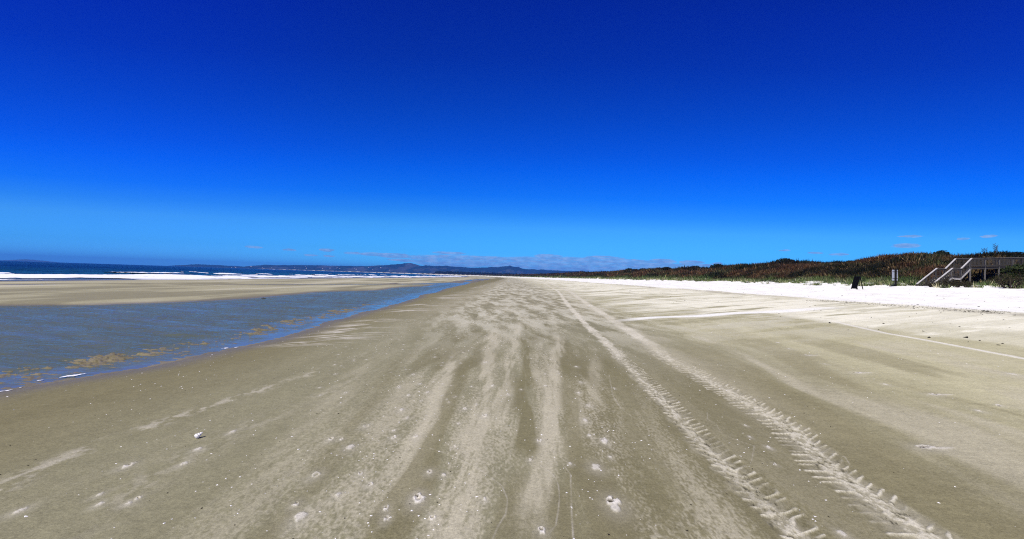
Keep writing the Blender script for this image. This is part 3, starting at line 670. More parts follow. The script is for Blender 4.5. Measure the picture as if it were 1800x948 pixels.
# ------------------------------------------------------------------ far hills and island
MH, t, p = mat_base('forested_hills')
att = t.node('ShaderNodeAttribute', attribute_name='albedo')
co = t.node('ShaderNodeTexCoord').outputs['Object']
t.link(t.mix(1.0, att.outputs['Color'], t.ramp(t.noise(co, 0.012, 6, 0.7), [(0.3, 0.4), (0.7, 1.6)]), 'MULTIPLY'), p.inputs['Base Color'])
p.inputs['Roughness'].default_value = 1.0; p.inputs['Specular IOR Level'].default_value = 0.0
HP = [(340, -1), (358, -0.6), (371, 0.8), (377, 3.0), (383, 4.0), (392, 3.2), (402, 2.9), (420, 2.0), (436, 2.3), (452, 1.9), (463, 3.0), (480, 5.2), (500, 7), (530, 8.3), (560, 9.2), (590, 9.3), (620, 9.8), (650, 10.8), (672, 12.5),
      (690, 14), (706, 15.5), (720, 16), (735, 15), (747, 12.9), (754, 12.1), (766, 14.6), (785, 15), (800, 14.6), (835, 13.5), (860, 15.2), (875, 16), (890, 16.5), (905, 15.8), (925, 13.8), (950, 13.8), (975, 13.3), (1010, 12.8), (1060, 12.2), (1150, 12), (1300, 10), (1500, 4)]
def hills(name, prof, Yc, depth, u0, u1, n, seed, base):
    us = np.linspace(u0, u1, n); ks = np.linspace(0, 1, 40)
    U, K = np.meshgrid(us, ks)
    Y = Yc + (K - 0.5) * depth
    X = (U - 900) / F * Yc + (K - 0.5) * depth * 0.1
    H = np.interp(U, [a for a, _ in prof], [b for _, b in prof]) * Yc / F + EYE
    crest = H + (fbm(U / 4.5, K * 0 + 2, 3, seed) - 0.5) * np.clip(H, 0, 14) * 0.5
    pr = np.sin(np.clip(K / 0.5, 0, 2) * math.pi / 2) ** 0.8
    rel = 1 + (fbm(X / 260, Y / 330, 4, seed + 3) - 0.5) * 1.1 * np.sin(K * 2 * math.pi) ** 2
    Zh = -14 + (crest + 14) * pr * rel
    fld = sst(fbm(X / 170, Y / 420, 3, seed + 8), 0.55, 0.60) * sst(0.5 - K, 0.02, 0.1) * (U > 590) * (U < 790)
    low = (K < 0.2) * sst(fbm(X / 60, Y / 100, 2, seed + 11), 0.52, 0.58)
    c = np.tile(np.array(base), (X.size, 1)); c = lerp(c, (0.075, 0.075, 0.085), fld.ravel() * 0.6); c = lerp(c, (0.06, 0.06, 0.06), low.ravel() * 0.6)
    nj = n; a_, b_ = np.meshgrid(np.arange(39), np.arange(n - 1), indexing='ij')
    q_ = np.stack([a_ * nj + b_, a_ * nj + b_ + 1, (a_ + 1) * nj + b_ + 1, (a_ + 1) * nj + b_], -1).reshape(-1, 4)
    o = mesh_np(name, np.stack([X.ravel(), Y.ravel(), Zh.ravel()], 1), q_, MH, smooth=True, cols=c); tag(o, kind='structure')
    def z_at(u, k):
        i = int(np.argmin(abs(ks - k))); j = int(np.argmin(abs(us - u))); return X[i, j], Y[i, j], Zh[i, j]
    return z_at
zh = hills('hills', HP, 7600, 2200, 340, 1500, 900, 800, (0.009, 0.018, 0.016))
hills('island', [(8, -0.5), (20, 0.9), (34, 2.3), (45, 3.3), (55, 3.1), (64, 2.0), (78, 0.8), (88, -0.5)], 10500, 900, 6, 90, 120, 820, (0.05, 0.06, 0.05))

# far pines behind the end of the beach: a wood that reads as one dark mass
def canopy(seed, cnt, pts_fn, hmin, hmax, leaf, name, colr):
    r_ = np.random.default_rng(seed); Vv, Cc = [], []
    for k in range(cnt):
        x, y, z = pts_fn(r_); h = r_.uniform(hmin, hmax); wd = h * r_.uniform(0.25, 0.42)
        m = 26
        tpos = r_.random(m) ** 0.7; a = r_.random(m) * 6.283; rr = wd * (1 - tpos ** 1.6 * 0.85) * r_.uniform(0.4, 1, m)
        c = np.stack([x + rr * np.cos(a), y + rr * np.sin(a), z + h * tpos], 1)
        tri = c[:, None, :] + r_.normal(0, leaf, (m, 3, 3))
        Vv.append(tri.reshape(-1, 3)); Cc.append(np.repeat(np.array(colr)[None] * r_.uniform(0.5, 1.5, (m, 1)), 3, 0))
    Vv = np.concatenate(Vv); f = np.arange(len(Vv)).reshape(-1, 3)
    return mesh_np(name, Vv, f, M_leaf, cols=np.concatenate(Cc))
def pine_pt(r_):
    while True:
        u = r_.uniform(765, 1020); Y = r_.uniform(2300, 3300); X = (u - 900) / F * Y
        xe = X - float(shift(np.array([Y]))[0])
        if 60 < xe < 520: return X, Y, h1(X, Y) - 1
fw = canopy(5, 1100, pine_pt, 6, 15, 1.9, 'pine_wood', (0.013, 0.02, 0.012)); tag(fw, kind='stuff')

# houses on the far shore
M_house = simple('white_house_wall', (0.75, 0.72, 0.66), 0.8, 0.2, 0.08, 0.3); M_roof = simple('pale_house_roof', (0.45, 0.43, 0.42), 0.7, 0.2, 0.1, 0.3)
def house_proto():
    e = empty('far_house')
    m = MB(); L, W, H = 17, 11, 7
    m.add([(x, y, z) for z in (-4, H) for x, y in ((-L/2, -W/2), (L/2, -W/2), (L/2, W/2), (-L/2, W/2))], [(3, 2, 1, 0), (0, 1, 5, 4), (1, 2, 6, 5), (2, 3, 7, 6), (3, 0, 4, 7), (4, 5, 6, 7)])
    m.build('wall', M_house, e)
    m = MB(); m.add([(-L/2 - .6, -W/2 - .6, H + .01), (L/2 + .6, -W/2 - .6, H + .01), (L/2 + .6, W/2 + .6, H + .01), (-L/2 - .6, W/2 + .6, H + .01), (-L/2 - .6, 0, H + 3.5), (L/2 + .6, 0, H + 3.5)],
                    [(3, 2, 1, 0), (0, 1, 5, 4), (2, 3, 4, 5), (0, 4, 3), (1, 2, 5)])
    m.build('roof', M_roof, e)
    return e
def copy_thing(o, parent=None):
    c = o.copy(); COL.objects.link(c); c.parent = parent
    for ch in list(o.children): copy_thing(ch, c)
    return c
hp = house_proto()
for i in range(0, 26):
    if i in (3, 5, 8, 12, 17, 21, 24): continue
    o = hp if i == 0 else copy_thing(hp)
    u = [470, 478, 485, 492, 500, 512, 526, 540, 553, 562, 575, 590, 604, 612, 618, 629, 640, 648, 660, 668, 680, 686, 694, 701, 708, 722][i]
    x, y, z = zh(u, random.uniform(0.06, 0.2)); o.location = (x, y, z); o.rotation_euler = (0, 0, random.uniform(-0.6, 0.6)); s_c = random.uniform(0.45, 0.85); o.scale = (s_c, s_c, s_c)
    tag(o, 'tiny pale house among trees low on the far blue hills', 'house', 'houses on the far shore')

# ------------------------------------------------------------------ dune plants
def blades(px, py, pz, n_each, ln, wd, spread, lean, cols, seed):
    """n_each blades per tuft; every argument is an array per tuft"""
    r_ = np.random.default_rng(seed); idx = np.repeat(np.arange(len(px)), n_each); m = len(idx)
    a = r_.random(m) * 6.2832; rr = np.sqrt(r_.random(m)) * spread[idx]
    bx = px[idx] + rr * np.cos(a); by = py[idx] + rr * np.sin(a); bz = pz[idx] - 0.03
    L_ = ln[idx] * r_.uniform(0.55, 1.25, m); le = lean[idx] * r_.uniform(0.2, 1.3, m); a2 = a + r_.normal(0, 0.7, m)
    tx = bx + np.cos(a2) * L_ * le; ty = by + np.sin(a2) * L_ * le; tz = bz + L_ * np.sqrt(np.clip(1 - le ** 2, 0.05, 1))
    b2 = r_.random(m) * 6.2832; hw = wd[idx] / 2
    ux_, uy_ = np.cos(b2) * hw, np.sin(b2) * hw
    V_ = np.empty((m, 3, 3)); V_[:, 0] = np.stack([bx - ux_, by - uy_, bz], 1); V_[:, 1] = np.stack([bx + ux_, by + uy_, bz], 1); V_[:, 2] = np.stack([tx, ty, tz], 1)
    tone = np.exp(r_.normal(-0.12, 0.55, len(px))); c = cols[idx] * tone[idx][:, None] * r_.uniform(0.6, 1.45, (m, 1)); c3 = np.repeat(c, 3, 0)
    return V_.reshape(-1, 3), np.clip(c3, 0.001, 0.8)
def scatter(n, y0, y1, xe0, xe1, seed, py=1.0):
    r_ = np.random.default_rng(seed); Y = y0 * (y1 / y0) ** (r_.random(n) ** py) if y0 > 0 else r_.uniform(y0, y1, n)
    XE = r_.uniform(xe0, xe1, n); X = XE + shift(Y); return X, Y, XE, r_
def stair_clear(X, Y):
    s = (X - S0[0]) * SD[0] + (Y - S0[1]) * SD[1]; n = (X - S0[0]) * SN[0] + (Y - S0[1]) * SN[1]
    return ~(((s > -0.8) & (s < 19) & (n > -0.35) & (n < 1.8)) | ((s > -3.5) & (s < 5.8) & (n > -2.2) & (n < 2.2) & (vn(X * 1.3, Y * 1.3, 991) < 0.75)))
C_ = lambda *a: np.array(a)
def scrub_layer(n, y0, y1, nb, ls, ws, seed):
    X, Y, XE, r_ = scatter(n, y0, y1, 41, 74, seed)
    j = XE + (fbm(X / 1.5, Y / 2.0, 3, 110) - 0.5) * 4
    k = stair_clear(X, Y) & (j > 42.9 + r_.random(n) * 1.3); X, Y, XE, j = X[k], Y[k], XE[k], j[k]
    bare_ = (np.abs((X - S0[0]) * SN[0] + (Y - S0[1]) * SN[1] + 1.0) < 2.2) & (np.abs((X - S0[0]) * SD[0] + (Y - S0[1]) * SD[1] - 3.5) < 5.5) & (r_.random(len(X)) < 0.6)
    X, Y, XE, j = X[~bare_], Y[~bare_], XE[~bare_], j[~bare_]
    m = len(X); u = r_.random(m)
    pat = fbm(X / 3.2, Y / 4.2, 3, 900); pat2 = fbm(X / 7, Y / 11, 3, 905)
    c = np.tile(C_(0.088, 0.044, 0.02), (m, 1))
    c = lerp(c, C_(0.17, 0.115, 0.055), (u > 0.78).astype(float))
    c = lerp(c, C_(0.05, 0.055, 0.02), sst(pat, 0.5, 0.6) * (u < 0.8))
    c = lerp(c, C_(0.010, 0.014, 0.006), sst(pat2, 0.50, 0.58) * 0.85 * (u < 0.9))
    c = lerp(c, C_(0.07, 0.115, 0.032), (1 - sst(j, 44.0, 45.6)) * 0.9)
    c = lerp(c, C_(0.010, 0.015, 0.007), sst(j, 45, 46) * (1 - sst(j, 47, 49)) * sst(pat2, 0.40, 0.5) * 0.9)
    c = lerp(c, C_(0.012, 0.015, 0.008), sst(XE, 57, 60) * 0.8)
    mnd = ((X - 50.2) / 4.5) ** 2 + ((Y - 46.6) / 3.5) ** 2
    c = lerp(c, C_(0.022, 0.032, 0.010), (mnd < 1) * (u < 0.75) * 0.9)
    c = c * 0.8; z = height(X, Y)
    return blades(X, Y, z, nb, ls * r_.uniform(0.6, 1.3, m), ws * np.ones(m), ls * 0.55 * np.ones(m), 0.75 * np.ones(m), c, seed + 1)
parts_ = [scrub_layer(40000, 24, 110, 8, 0.55, 0.11, 910), scrub_layer(30000, 105, 400, 5, 0.95, 0.26, 920), scrub_layer(22000, 390, 3000, 4, 1.8, 0.8, 930)]
vv = np.concatenate([a for a, _ in parts_]); cc_ = np.concatenate([b_ for _, b_ in parts_])
ds = mesh_np('dune_scrub', vv, np.arange(len(vv)).reshape(-1, 3), M_leaf, cols=cc_); tag(ds, kind='stuff')

def marram_layer(n, y0, y1, nb, ls, ws, seed):
    X, Y, XE, r_ = scatter(n, y0, y1, 36.3, 44.2, seed)
    j = XE + (fbm(X / 1.5, Y / 2.0, 3, 110) - 0.5) * 4
    den = sst(j, 38.8, 43.8) * 1.0
    cl = fbm(X / 1.1, Y / 1.6, 2, 940)
    k = stair_clear(X, Y) & (cl + den * 0.5 > 0.70 + 0.2 * r_.random(n)); X, Y, XE, j = X[k], Y[k], XE[k], j[k]
    m = len(X); u = r_.random(m)
    c = np.tile(C_(0.115, 0.155, 0.05), (m, 1)); c = lerp(c, C_(0.36, 0.33, 0.18), (u > 0.78).astype(float)); c = lerp(c, C_(0.05, 0.08, 0.025), (u < 0.3).astype(float))
    return blades(X, Y, height(X, Y), nb, ls * r_.uniform(0.6, 1.3, m), ws * np.ones(m), ls * 0.3 * np.ones(m), 0.6 * np.ones(m), c, seed + 1)
parts_ = [marram_layer(12000, 22, 110, 8, 0.5, 0.05, 950), marram_layer(12000, 105, 400, 6, 0.6, 0.08, 960), marram_layer(7000, 390, 2200, 4, 1.0, 0.35, 970)]
vv = np.concatenate([a for a, _ in parts_]); cc_ = np.concatenate([b_ for _, b_ in parts_])
mg = mesh_np('marram_grass', vv, np.arange(len(vv)).reshape(-1, 3), M_leaf, cols=cc_); tag(mg, kind='stuff')

# --- separate shrubs
def leaf_cloud(seed, rx, ry, rz, n, leaf, base, lift=0.45):
    r_ = np.random.default_rng(seed)
    d = r_.normal(0, 1, (n, 3)); d /= np.linalg.norm(d, axis=1)[:, None]; d[:, 2] = np.abs(d[:, 2]) * 1.0
    lump = 0.75 + 0.5 * fbm(d[:, 0] * 2.2 + 5, d[:, 1] * 2.2 + d[:, 2] * 2 + 5, 2, seed)
    rr = r_.random(n) ** 0.35 * lump
    c = d * rr[:, None] * np.array([rx, ry, rz]); c[:, 2] += 0.02
    tri = c[:, None, :] + r_.normal(0, leaf, (n, 3, 3))
    tone = 0.5 + 1.0 * r_.random((n, 1)) * (0.6 + 0.8 * (vn(c[:, 0] * 3 / rx, c[:, 1] * 3 / ry + c[:, 2], seed + 1)))[:, None]
    return tri.reshape(-1, 3), np.repeat(np.array(base)[None] * tone, 3, 0)
def shrub(name, seed, dims, n, leaf, base, stems=5):
    e = empty(name)
    v_, c_ = leaf_cloud(seed, *dims, n, leaf, base)
    mesh_np('crown', v_, np.arange(len(v_)).reshape(-1, 3), M_leaf, e, cols=c_)
    m = MB(); r_ = random.Random(seed)
    for k in range(stems):
        a = r_.uniform(0, 6.28); q_ = r_.uniform(0.2, 0.75)
        m.tube([(0, 0, -0.2), (dims[0] * q_ * 0.4 * math.cos(a), dims[1] * q_ * 0.4 * math.sin(a), dims[2] * 0.4), (dims[0] * q_ * math.cos(a), dims[1] * q_ * math.sin(a), dims[2] * 0.8)], [0.06, 0.04, 0.015], 5)
    m.build('stem', M_twig, e)
    return e
protos = [shrub('coastal_shrub', 31, (1.5, 1.5, 1.15), 1100, 0.13, (0.020, 0.028, 0.014)),
          shrub('coastal_shrub', 32, (2.1, 1.7, 1.3), 1500, 0.14, (0.016, 0.022, 0.012)),
          shrub('coastal_shrub', 33, (1.2, 1.3, 0.8), 900, 0.12, (0.030, 0.040, 0.018))]
spots = [(1381, 62, 1, 1.15, 'widest dark rounded shrub on the dune crest left of the black board'), (1358, 62, 0, 0.85, 'small dark shrub just left of the widest rounded crest shrub'),
         (1416, 61, 0, 0.95, 'dark flat-topped shrub just right of the widest rounded crest shrub'), (1494, 61, 2, 1.0, 'low dark shrub on the crest above the black board'),
         (1655, 60, 2, 1.2, 'dark shrub on the dune top above the foot of the stairs'), (1620, 60, 1, 0.8, 'dark shrub on the dune top above the grey sign panel'), (1788, 63, 1, 0.95, 'dark bushy shrub rising above the boardwalk at the right edge'),
         (1560, 61, 2, 1.0, 'low shrub on the crest left of the grey sign panel'), (1330, 62, 2, 1.2, 'low dark shrub where the crest starts to drop to the left')]
rs_ = random.Random(5)
for u in (1302, 1283, 1262, 1240, 1222, 1205, 1190, 1172, 1158, 1143, 1130, 1118, 1106, 1095): spots.append((u, 62 + rs_.uniform(-3, 4), rs_.choice((0, 1, 2)), rs_.uniform(0.8, 1.3), None))
first = set()
for u, xe, k, sc, lab in spots:
    Y = xe / ((u - 900) / F); X = xe
    for _ in range(5): X = xe + float(shift(np.array([Y]))[0]); Y = X / ((u - 900) / F)
    o = protos[k] if k not in first else copy_thing(protos[k]); first.add(k)
    o.location = (X, Y, h1(X, Y) + 0.15); o.rotation_euler = (0, 0, rs_.uniform(0, 6.28)); sc2 = sc * 0.8 * max(1, Y / 150); o.scale = (sc2, sc2, sc2 * rs_.uniform(0.8, 1.05))
    if lab: tag(o, lab, 'shrub', 'dark shrubs along the dune crest')
    else: tag(o, 'small dark shrub in the far line along the dune crest', 'shrub', 'far shrubs on the dune crest')
# mound beside the boardwalk
mp = shrub('low_shrub', 41, (1.5, 1.1, 0.75), 1300, 0.085, (0.030, 0.042, 0.012))
for i, (x, y, sc, lab) in enumerate([(49.6, 47.2, 1.1, 'dark green shrub covering the mound in front of the boardwalk'), (48.0, 46.4, 0.8, 'low green shrub on the left shoulder of the mound by the boardwalk'),
                                     (51.4, 46.6, 1.3, 'tallest green shrub of the mound at the right edge'), (49.4, 45.0, 0.9, 'lowest green shrub at the front of the mound')]):
    o = mp if i == 0 else copy_thing(mp); o.location = (x, y, h1(x, y) - 0.1); o.rotation_euler = (0, 0, i * 1.9); o.scale = (sc, sc, sc); tag(o, lab, 'shrub', 'shrubs on the mound beside the boardwalk')
# scraggly half-dead bushes on the white sand below the stairs
def scraggly(name, seed, R_, H, nb, leafc):
    e = empty(name); r_ = random.Random(seed); m = MB(); tips = []
    for k in range(nb):
        a = r_.uniform(0, 6.28); L = R_ * r_.uniform(0.5, 1); h = H * r_.uniform(0.35, 1)
        p0 = Vector((r_.uniform(-.1, .1), r_.uniform(-.1, .1), -0.1)); p2 = Vector((L * math.cos(a), L * math.sin(a), h)); p1 = p0.lerp(p2, 0.5) + Vector((r_.uniform(-.1, .1), r_.uniform(-.1, .1), h * 0.12))
        m.tube([p0, p1, p2], [0.035, 0.028, 0.012], 5); tips.append(p2)
        for q in range(3):
            p3 = p1.lerp(p2, r_.random()) ; p4 = p3 + Vector((r_.uniform(-.25, .25), r_.uniform(-.25, .25), r_.uniform(0, .25)))
            m.tube([p3, p4], [0.018, 0.008], 4); tips.append(p4)
    m.build('branches', M_twig, e)
    rr = np.random.default_rng(seed); T_ = np.array([tuple(t_) for t_ in tips]); n = len(T_) * 16
    c = T_[rr.integers(0, len(T_), n)] + rr.normal(0, 0.07, (n, 3)); tri = c[:, None, :] + rr.normal(0, 0.03, (n, 3, 3))
    c_ = np.repeat(np.array(leafc)[None] * rr.uniform(0.5, 1.6, (n, 1)), 3, 0)
    mesh_np('leaves', tri.reshape(-1, 3), np.arange(n * 3).reshape(-1, 3), M_leaf, e, cols=c_)
    return e
sp = [scraggly('scraggly_bush', 51, 0.55, 0.6, 15, (0.035, 0.03, 0.014)), scraggly('scraggly_bush', 52, 0.7, 0.5, 16, (0.028, 0.022, 0.010))]
used_ = set()
for i, (u, xe, k, sc, lab) in enumerate([(1637, 38.4, 1, 0.75, 'dark twiggy bush on white sand, the one nearest the foot of the stairs'), (1652, 38.8, 1, 0.85, 'wide dark twiggy bush with stems trailing on the white sand'),
        (1667, 39.0, 0, 1.05, 'tallest dark upright bush below the first stair landing'), (1682, 39.3, 0, 0.8, 'small brownish bush under the stairs on white sand'),
        (1700, 39.4, 0, 0.9, 'sparse twiggy bush right of the stairs on white sand'), (1774, 39.6, 0, 1.5, 'dark reddish bush at the edge of the grass near the right edge')]):
    o = sp[k] if k not in used_ else copy_thing(sp[k]); used_.add(k)
    Y = xe / ((u - 900) / F); o.location = (xe, Y, h1(xe, Y) - 0.02); o.rotation_euler = (0, 0, i * 1.3); o.scale = (sc,) * 3; tag(o, lab, 'bush', 'twiggy bushes below the stairs')
# flax with tall flower stalks
def flax():
    e = empty('flax_plant'); r_ = random.Random(9); m = MB()
    for k in range(46):
        a = r_.uniform(0, 6.28); L = r_.uniform(0.7, 1.15); o_ = r_.uniform(0.2, 0.7)
        d = Vector((math.cos(a), math.sin(a), 0)); w_ = Vector((-math.sin(a), math.cos(a), 0)) * 0.035
        p0 = d * 0.05; p1 = d * L * o_ * 0.45 + Vector((0, 0, L * 0.7)); p2 = d * L * o_ + Vector((0, 0, L * 0.85))
        m.add([p0 - w_, p0 + w_, p1 + w_, p1 - w_, p2], [(0, 1, 2, 3), (3, 2, 4)])
    lv = m.build('leaves', simple('flax_leaf', (0.03, 0.04, 0.018), 0.6, 0.3, 0.3, 4), e)
    for x, y, h in ((0.0, 0, 2.1), (0.35, 0.1, 1.75), (0.2, -0.1, 1.9), (-0.9, 0.1, 1.5), (-1.25, 0.1, 1.45)):
        m = MB(); m.tube([(x * 0.4, y, 0), (x * 0.8, y, h * 0.6), (x, y, h)], [0.025, 0.02, 0.012], 5)
        for q in range(7):
            z_ = h * (0.62 + 0.055 * q); sd_ = -1 if q % 2 else 1
            m.tube([(x * (0.75 + .04 * q), y, z_), (x + sd_ * 0.16, y + 0.05 * sd_, z_ + 0.12), (x + sd_ * 0.2, y, z_ + 0.22)], [0.012, 0.022, 0.014], 4)
        m.build('flower_stalk', M_twig, e)
    return e
fx = flax(); X = 58.0; Y = X / ((1747 - 900) / F); fx.location = (X, Y, h1(X, Y) - 0.6); tag(fx, 'flax plant with dark flower stalks against the sky above the boardwalk', 'flax')

# ------------------------------------------------------------------ stairs and boardwalk
W_ = 1.46
def zr(s): return float(np.interp(s, [0, 2.8, 2.82, 4.0, 5.5, 18], [2.20, 3.95, 3.95, 3.93, 5.07, 5.72]))
def PT(s, n, z): q_ = S0 + SD * s + SN * n; return Vector((q_[0], q_[1], z))
DK = 0.94
def rail_bits(root, s0, s1, n, label_seed, posts, brights=True, baluster_step=0.2):
    m = MB(); m.bar(PT(s0, n, zr(s0)), PT(s1, n, zr(s1)), 0.15, 0.05); m.build('handrail', M_rail if abs(zr(s1) - zr(s0)) > 0.6 else M_grey, root)
    m = MB(); k = 0
    m.bar(PT(s0, n, zr(s0) - 0.12), PT(s1, n, zr(s1) - 0.12), 0.04, 0.09); m.bar(PT(s0, n, zr(s0) - 0.80), PT(s1, n, zr(s1) - 0.80), 0.04, 0.09)
    s = s0 + baluster_step / 2
    while s < s1:
        m.bar(PT(s, n - 0.034, zr(s) - 0.86), PT(s, n - 0.034, zr(s) - 0.04), 0.032, 0.022, (SD[0], SD[1], 0)); s += baluster_step
    m.build('baluster_panel', M_timber, root)
    m = MB(); m.bar(PT(s0, n + 0.05, zr(s0) - DK - 0.10), PT(s1, n + 0.05, zr(s1) - DK - 0.10), 0.05, 0.24); m.build('stringer', M_rail if s1 <= 5.6 else M_timber, root)
def post(root, s, n):
    q_ = PT(s, n, 0); g = h1(q_.x, q_.y) - 0.4
    m = MB(); m.bar(PT(s, n + 0.055, g), PT(s, n + 0.055, zr(s) - 0.03), 0.1, 0.1, (SD[0], SD[1], 0)); m.build('post', M_grey if n < 1 else M_timber, root)
st = empty('beach_stairs', (S0[0], S0[1], h1(*S0)))
root_inv = st.matrix_basis
tag(st, 'weathered grey timber stairs with two flights rising from white sand', 'stairs')
bw = empty('boardwalk', tuple(PT(5.5, 0, 3.9)))
tag(bw, 'grey timber boardwalk with slatted railings running off from the stair top', 'boardwalk')
for n in (0, W_):
    for a, b_ in ((0, 2.8), (2.81, 3.99), (4.0, 5.5)): rail_bits(st, a, b_, n, 0, None)
    for s in (0.02, 1.4, 2.76, 4.05, 5.42): post(st, s, n)
    for i in range(6): rail_bits(bw, 5.51 + i * 2.08, 5.51 + (i + 1) * 2.08 - 0.01, n, 0, None)
    for i in range(6): post(bw, 5.6 + i * 2.08 + 1.98, n)
def treads(s0, s1):
    z0, z1 = zr(s0) - DK, zr(s1) - DK; k = round((z1 - z0) / 0.175)
    for i in range(k):
        s = s0 + (s1 - s0) * (i + 0.5) / k; z = z0 + (z1 - z0) * (i + 1) / k
        if z < 1.7: continue
        m = MB(); m.bar(PT(s, 0.03, z - 0.02), PT(s, W_ - 0.03, z - 0.02), (s1 - s0) / k + 0.02, 0.045); m.build('tread', M_timber, st)
treads(0, 2.8); treads(4.0, 5.5)
def decking(root, s0, s1, name):
    m = MB(); s = s0 + 0.07
    while s < s1 - 0.05:
        z = zr(s) - DK - 0.0; m.bar(PT(s, -0.02, z), PT(s, W_ + 0.02, z), 0.135, 0.04); s += 0.145
    m.build(name, M_timber, root)
decking(st, 2.85, 3.98, 'landing_deck'); decking(bw, 5.52, 18, 'deck')
for r_o in (st, bw):                          # parts were placed in world space: keep them there
    inv = Matrix.Translation(-r_o.location)
    for ch in r_o.children: ch.matrix_parent_inverse = inv

# ------------------------------------------------------------------ sign seen from behind
x, y = 39.7, 50.0; z = h1(x, y)
sg = empty('sign_on_post', (x, y, z)); tag(sg, 'grey blank-backed sign panel on a dark post at the foot of the dune', 'sign')
m = MB(); m.bar((0, 0, -0.4), (0, 0, 1.78), 0.15, 0.12, (0, 1, 0)); m.build('post', M_post, sg)
m = MB(); m.bar((-0.37, 0.085, 1.14), (0.37, 0.085, 1.14), 0.02, 1.12); pn = m.build('panel', M_panel, sg)
for zz in (1.5, 0.8):
    m = MB(); m.bar((-0.34, 0.068, zz), (0.34, 0.068, zz), 0.012, 0.05); m.build('batten', M_timber, sg)
sg.rotation_euler = (0, R(-1.0), R(14))

# ------------------------------------------------------------------ black A-frame board
x, y = 30.0, 42.0; z = min(h1(x - 0.3, y), h1(x + 0.3, y)) 
af = empty('sandwich_board', (x, y, z)); tag(af, 'black sandwich board standing open on the white sand', 'board')
hw, ht, sp_ = 0.36, 1.12, 0.29
m = MB(); m.bar((-sp_ * 0.93, 0, 0.075), (-0.02, 0, ht - 0.01), hw * 2, 0.02, (0, 0, 1)); m.build('front_panel', M_black, af)
for yy in (-hw + 0.03, hw - 0.03):
    m = MB(); m.bar((-sp_, yy, -0.03), (0.0, yy, ht), 0.045, 0.03, (0, 1, 0)); m.build('front_leg', M_black, af)
    m = MB(); m.bar((sp_, yy, -0.03), (0.012, yy, ht), 0.06, 0.03, (0, 1, 0)); m.build('rear_leg', M_black, af)
m = MB(); m.bar((0.02, -hw, ht + 0.005), (0.02, hw, ht + 0.005), 0.07, 0.05); m.build('top_hinge_bar', M_black, af)
m = MB(); m.bar((sp_ * 0.72, -hw + 0.06, ht * 0.28), (sp_ * 0.72, hw - 0.06, ht * 0.28), 0.03, 0.03); m.build('crossbar', M_black, af)

# ------------------------------------------------------------------ small things on the sand
def bits(n, seed, gen, mat, name, zoff=0.0, flat=0.45):
    r_ = np.random.default_rng(seed); P_, S_ = gen(r_, n)
    base = np.array([[1, 0, 0], [-0.4, 0.85, 0], [-0.6, -0.75, 0], [0.1, 0.05, 1.0], [0.35, -0.9, 0.3]])
    fc = np.array([[0, 1, 3], [1, 2, 3], [2, 4, 3], [4, 0, 3], [0, 2, 1], [0, 4, 2]])
    m = len(P_); a = r_.random(m) * 6.2832; ca, sa = np.cos(a), np.sin(a)
    B_ = base[None] + r_.normal(0, 0.22, (m, 5, 3)); B_[:, :, 2] *= flat
    Xr = B_[:, :, 0] * ca[:, None] - B_[:, :, 1] * sa[:, None]; Yr = B_[:, :, 0] * sa[:, None] + B_[:, :, 1] * ca[:, None]
    z = height(P_[:, 0], P_[:, 1]) + zoff
    V_ = np.stack([P_[:, 0, None] + Xr * S_[:, None], P_[:, 1, None] + Yr * S_[:, None], z[:, None] + B_[:, :, 2] * S_[:, None]], -1)
    f_ = (fc[None] + (np.arange(m) * 5)[:, None, None]).reshape(-1, 3)
    o = mesh_np(name, V_.reshape(-1, 3), f_, mat); tag(o, kind='stuff'); return o
def gen_shell(r_, n):
    Y = 2.6 * (34 / 2.6) ** (r_.random(n) ** 0.8); X = r_.normal(-0.9, 2.6, n); X = np.where(r_.random(n) < 0.35, r_.uniform(-5.5, 8, n), X) * np.clip(Y / 6, 0.7, 1.25)
    k = (fbm(X / 0.6, Y / 1.2, 2, 980) > 0.40) & (channel_depth(X, Y) < -0.3); X, Y = X[k], Y[k]
    return np.stack([X, Y], 1), np.abs(r_.normal(0.0038, 0.0026, len(X))) + 0.002 + 0.00022 * Y
bits(3200, 71, gen_shell, M_shell, 'shell_fragments')
def gen_dark(r_, n):
    Y = 2.8 * (30 / 2.8) ** r_.random(n); X = r_.uniform(-5, 4, n); k = channel_depth(X, Y) < -0.3; X, Y = X[k], Y[k]
    return np.stack([X, Y], 1), np.abs(r_.normal(0.003, 0.003, len(X))) + 0.003 + 0.0002 * Y
bits(260, 72, gen_dark, M_dark, 'dark_grit')
def gen_wrack(r_, n):
    Y = 16 * (120 / 16) ** r_.random(n); X = 16.4 + (vn(Y / 5, Y * 0, 105) - 0.5) * -1.1 + r_.normal(0, 0.38, n)
    k = fbm(Y / 4, Y * 0, 3, 985) > 0.42; X, Y = X[k], Y[k]
    return np.stack([X, Y], 1), np.abs(r_.normal(0.0, 0.012, len(X))) + 0.006
bits(4200, 73, gen_wrack, M_dark, 'wrack_debris')
def gen_up(r_, n):
    Y = 10 * (110 / 10) ** r_.random(n); X = r_.uniform(9, 38, n); return np.stack([X, Y], 1), np.abs(r_.normal(0.0, 0.02, n)) + 0.012
bits(900, 74, gen_up, M_dark, 'scattered_debris')
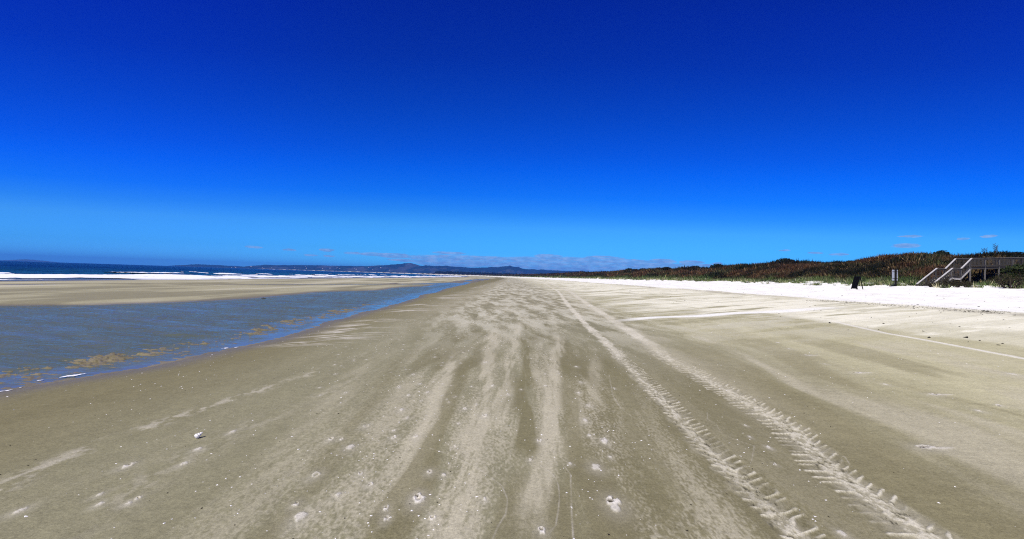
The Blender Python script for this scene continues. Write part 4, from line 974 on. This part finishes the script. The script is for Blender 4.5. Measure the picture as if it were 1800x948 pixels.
# two lumps of seaweed on the tide line
def lump(name, seed, size, mat):
    bm = bmesh.new(); bmesh.ops.create_icosphere(bm, subdivisions=3, radius=1)
    r_ = random.Random(seed)
    for v in bm.verts:
        k = 1 + 0.35 * math.sin(v.co.x * 5 + seed) * math.sin(v.co.y * 6 + 1) + r_.uniform(-0.12, 0.12); v.co = Vector((v.co.x * k * size[0], v.co.y * k * size[1], max(v.co.z, -0.3) * k * size[2]))
    me = bpy.data.meshes.new(name); bm.to_mesh(me); bm.free(); me.materials.append(mat); o = bpy.data.objects.new(name, me); COL.objects.link(o); return o
for (u, v, k, lab) in ((1731, 547.5, 1, 'left of two dark seaweed lumps on the debris line'), (1737.5, 548, 1.25, 'right and larger of two dark seaweed lumps on the debris line')):
    x, y = ground_at(u, v); o = lump('seaweed_clump', int(u), (0.042 * k, 0.035 * k, 0.025), M_dark); o.location = (x, y, h1(x, y) + 0.01); tag(o, lab, 'seaweed', 'seaweed lumps on the debris line')
x, y = ground_at(466, 525.5); o = lump('driftwood', 3, (0.12, 0.04, 0.04), M_dark); o.location = (x, y, h1(x, y) + 0.02); tag(o, 'dark piece of driftwood on the far edge of the channel', 'driftwood')
# whelk-like shell casting a dark shadow
x, y = ground_at(361, 769)
bm = bmesh.new(); rows = []
for i in range(26):
    t_ = i / 25; r0 = 0.030 * (1 - t_) ** 0.8 * (1 + 0.16 * math.sin(t_ * 26)) + 0.001
    if t_ < 0.15: r0 *= t_ / 0.15 * 0.6 + 0.4
    rows.append([bm.verts.new((t_ * 0.075 - 0.03, r0 * math.cos(a_), r0 * math.sin(a_) * 0.9)) for a_ in [2 * math.pi * k / 14 for k in range(14)]])
for i in range(25):
    for k in range(14): bm.faces.new((rows[i][k], rows[i][(k + 1) % 14], rows[i + 1][(k + 1) % 14], rows[i + 1][k]))
bm.faces.new(rows[0]); bm.faces.new(rows[-1][::-1])
me = bpy.data.meshes.new('sea_shell'); bm.to_mesh(me); bm.free(); me.materials.append(M_shell); o = bpy.data.objects.new('sea_shell', me); COL.objects.link(o)
o.location = (x, y, h1(x, y) + 0.028); o.rotation_euler = (0.2, -0.5, 0.9); o.scale = (1.0, 1.0, 1.0); tag(o, 'pale pointed sea shell on the dark sand in the left foreground', 'shell')

# ------------------------------------------------------------------ haze
mhz = bpy.data.materials.new('haze_air'); mhz.use_nodes = True; nt = mhz.node_tree; nt.nodes.remove(nt.nodes['Principled BSDF'])
pv = nt.nodes.new('ShaderNodeVolumePrincipled'); pv.inputs['Color'].default_value = (0.10, 0.37, 1.0, 1); pv.inputs['Density'].default_value = 8.0e-5; pv.inputs['Anisotropy'].default_value = 0.0
nt.links.new(pv.outputs[0], nt.nodes['Material Output'].inputs['Volume'])
m = MB(); a_, b_, c_ = 16800, 16800, 210
m.add([(x, y, z) for z in (-12, c_) for x, y in ((-a_, -b_), (a_, -b_), (a_, b_), (-a_, b_))], [(3, 2, 1, 0), (0, 1, 5, 4), (1, 2, 6, 5), (2, 3, 7, 6), (3, 0, 4, 7), (4, 5, 6, 7)])
hz = m.build('haze', mhz); tag(hz, kind='stuff')
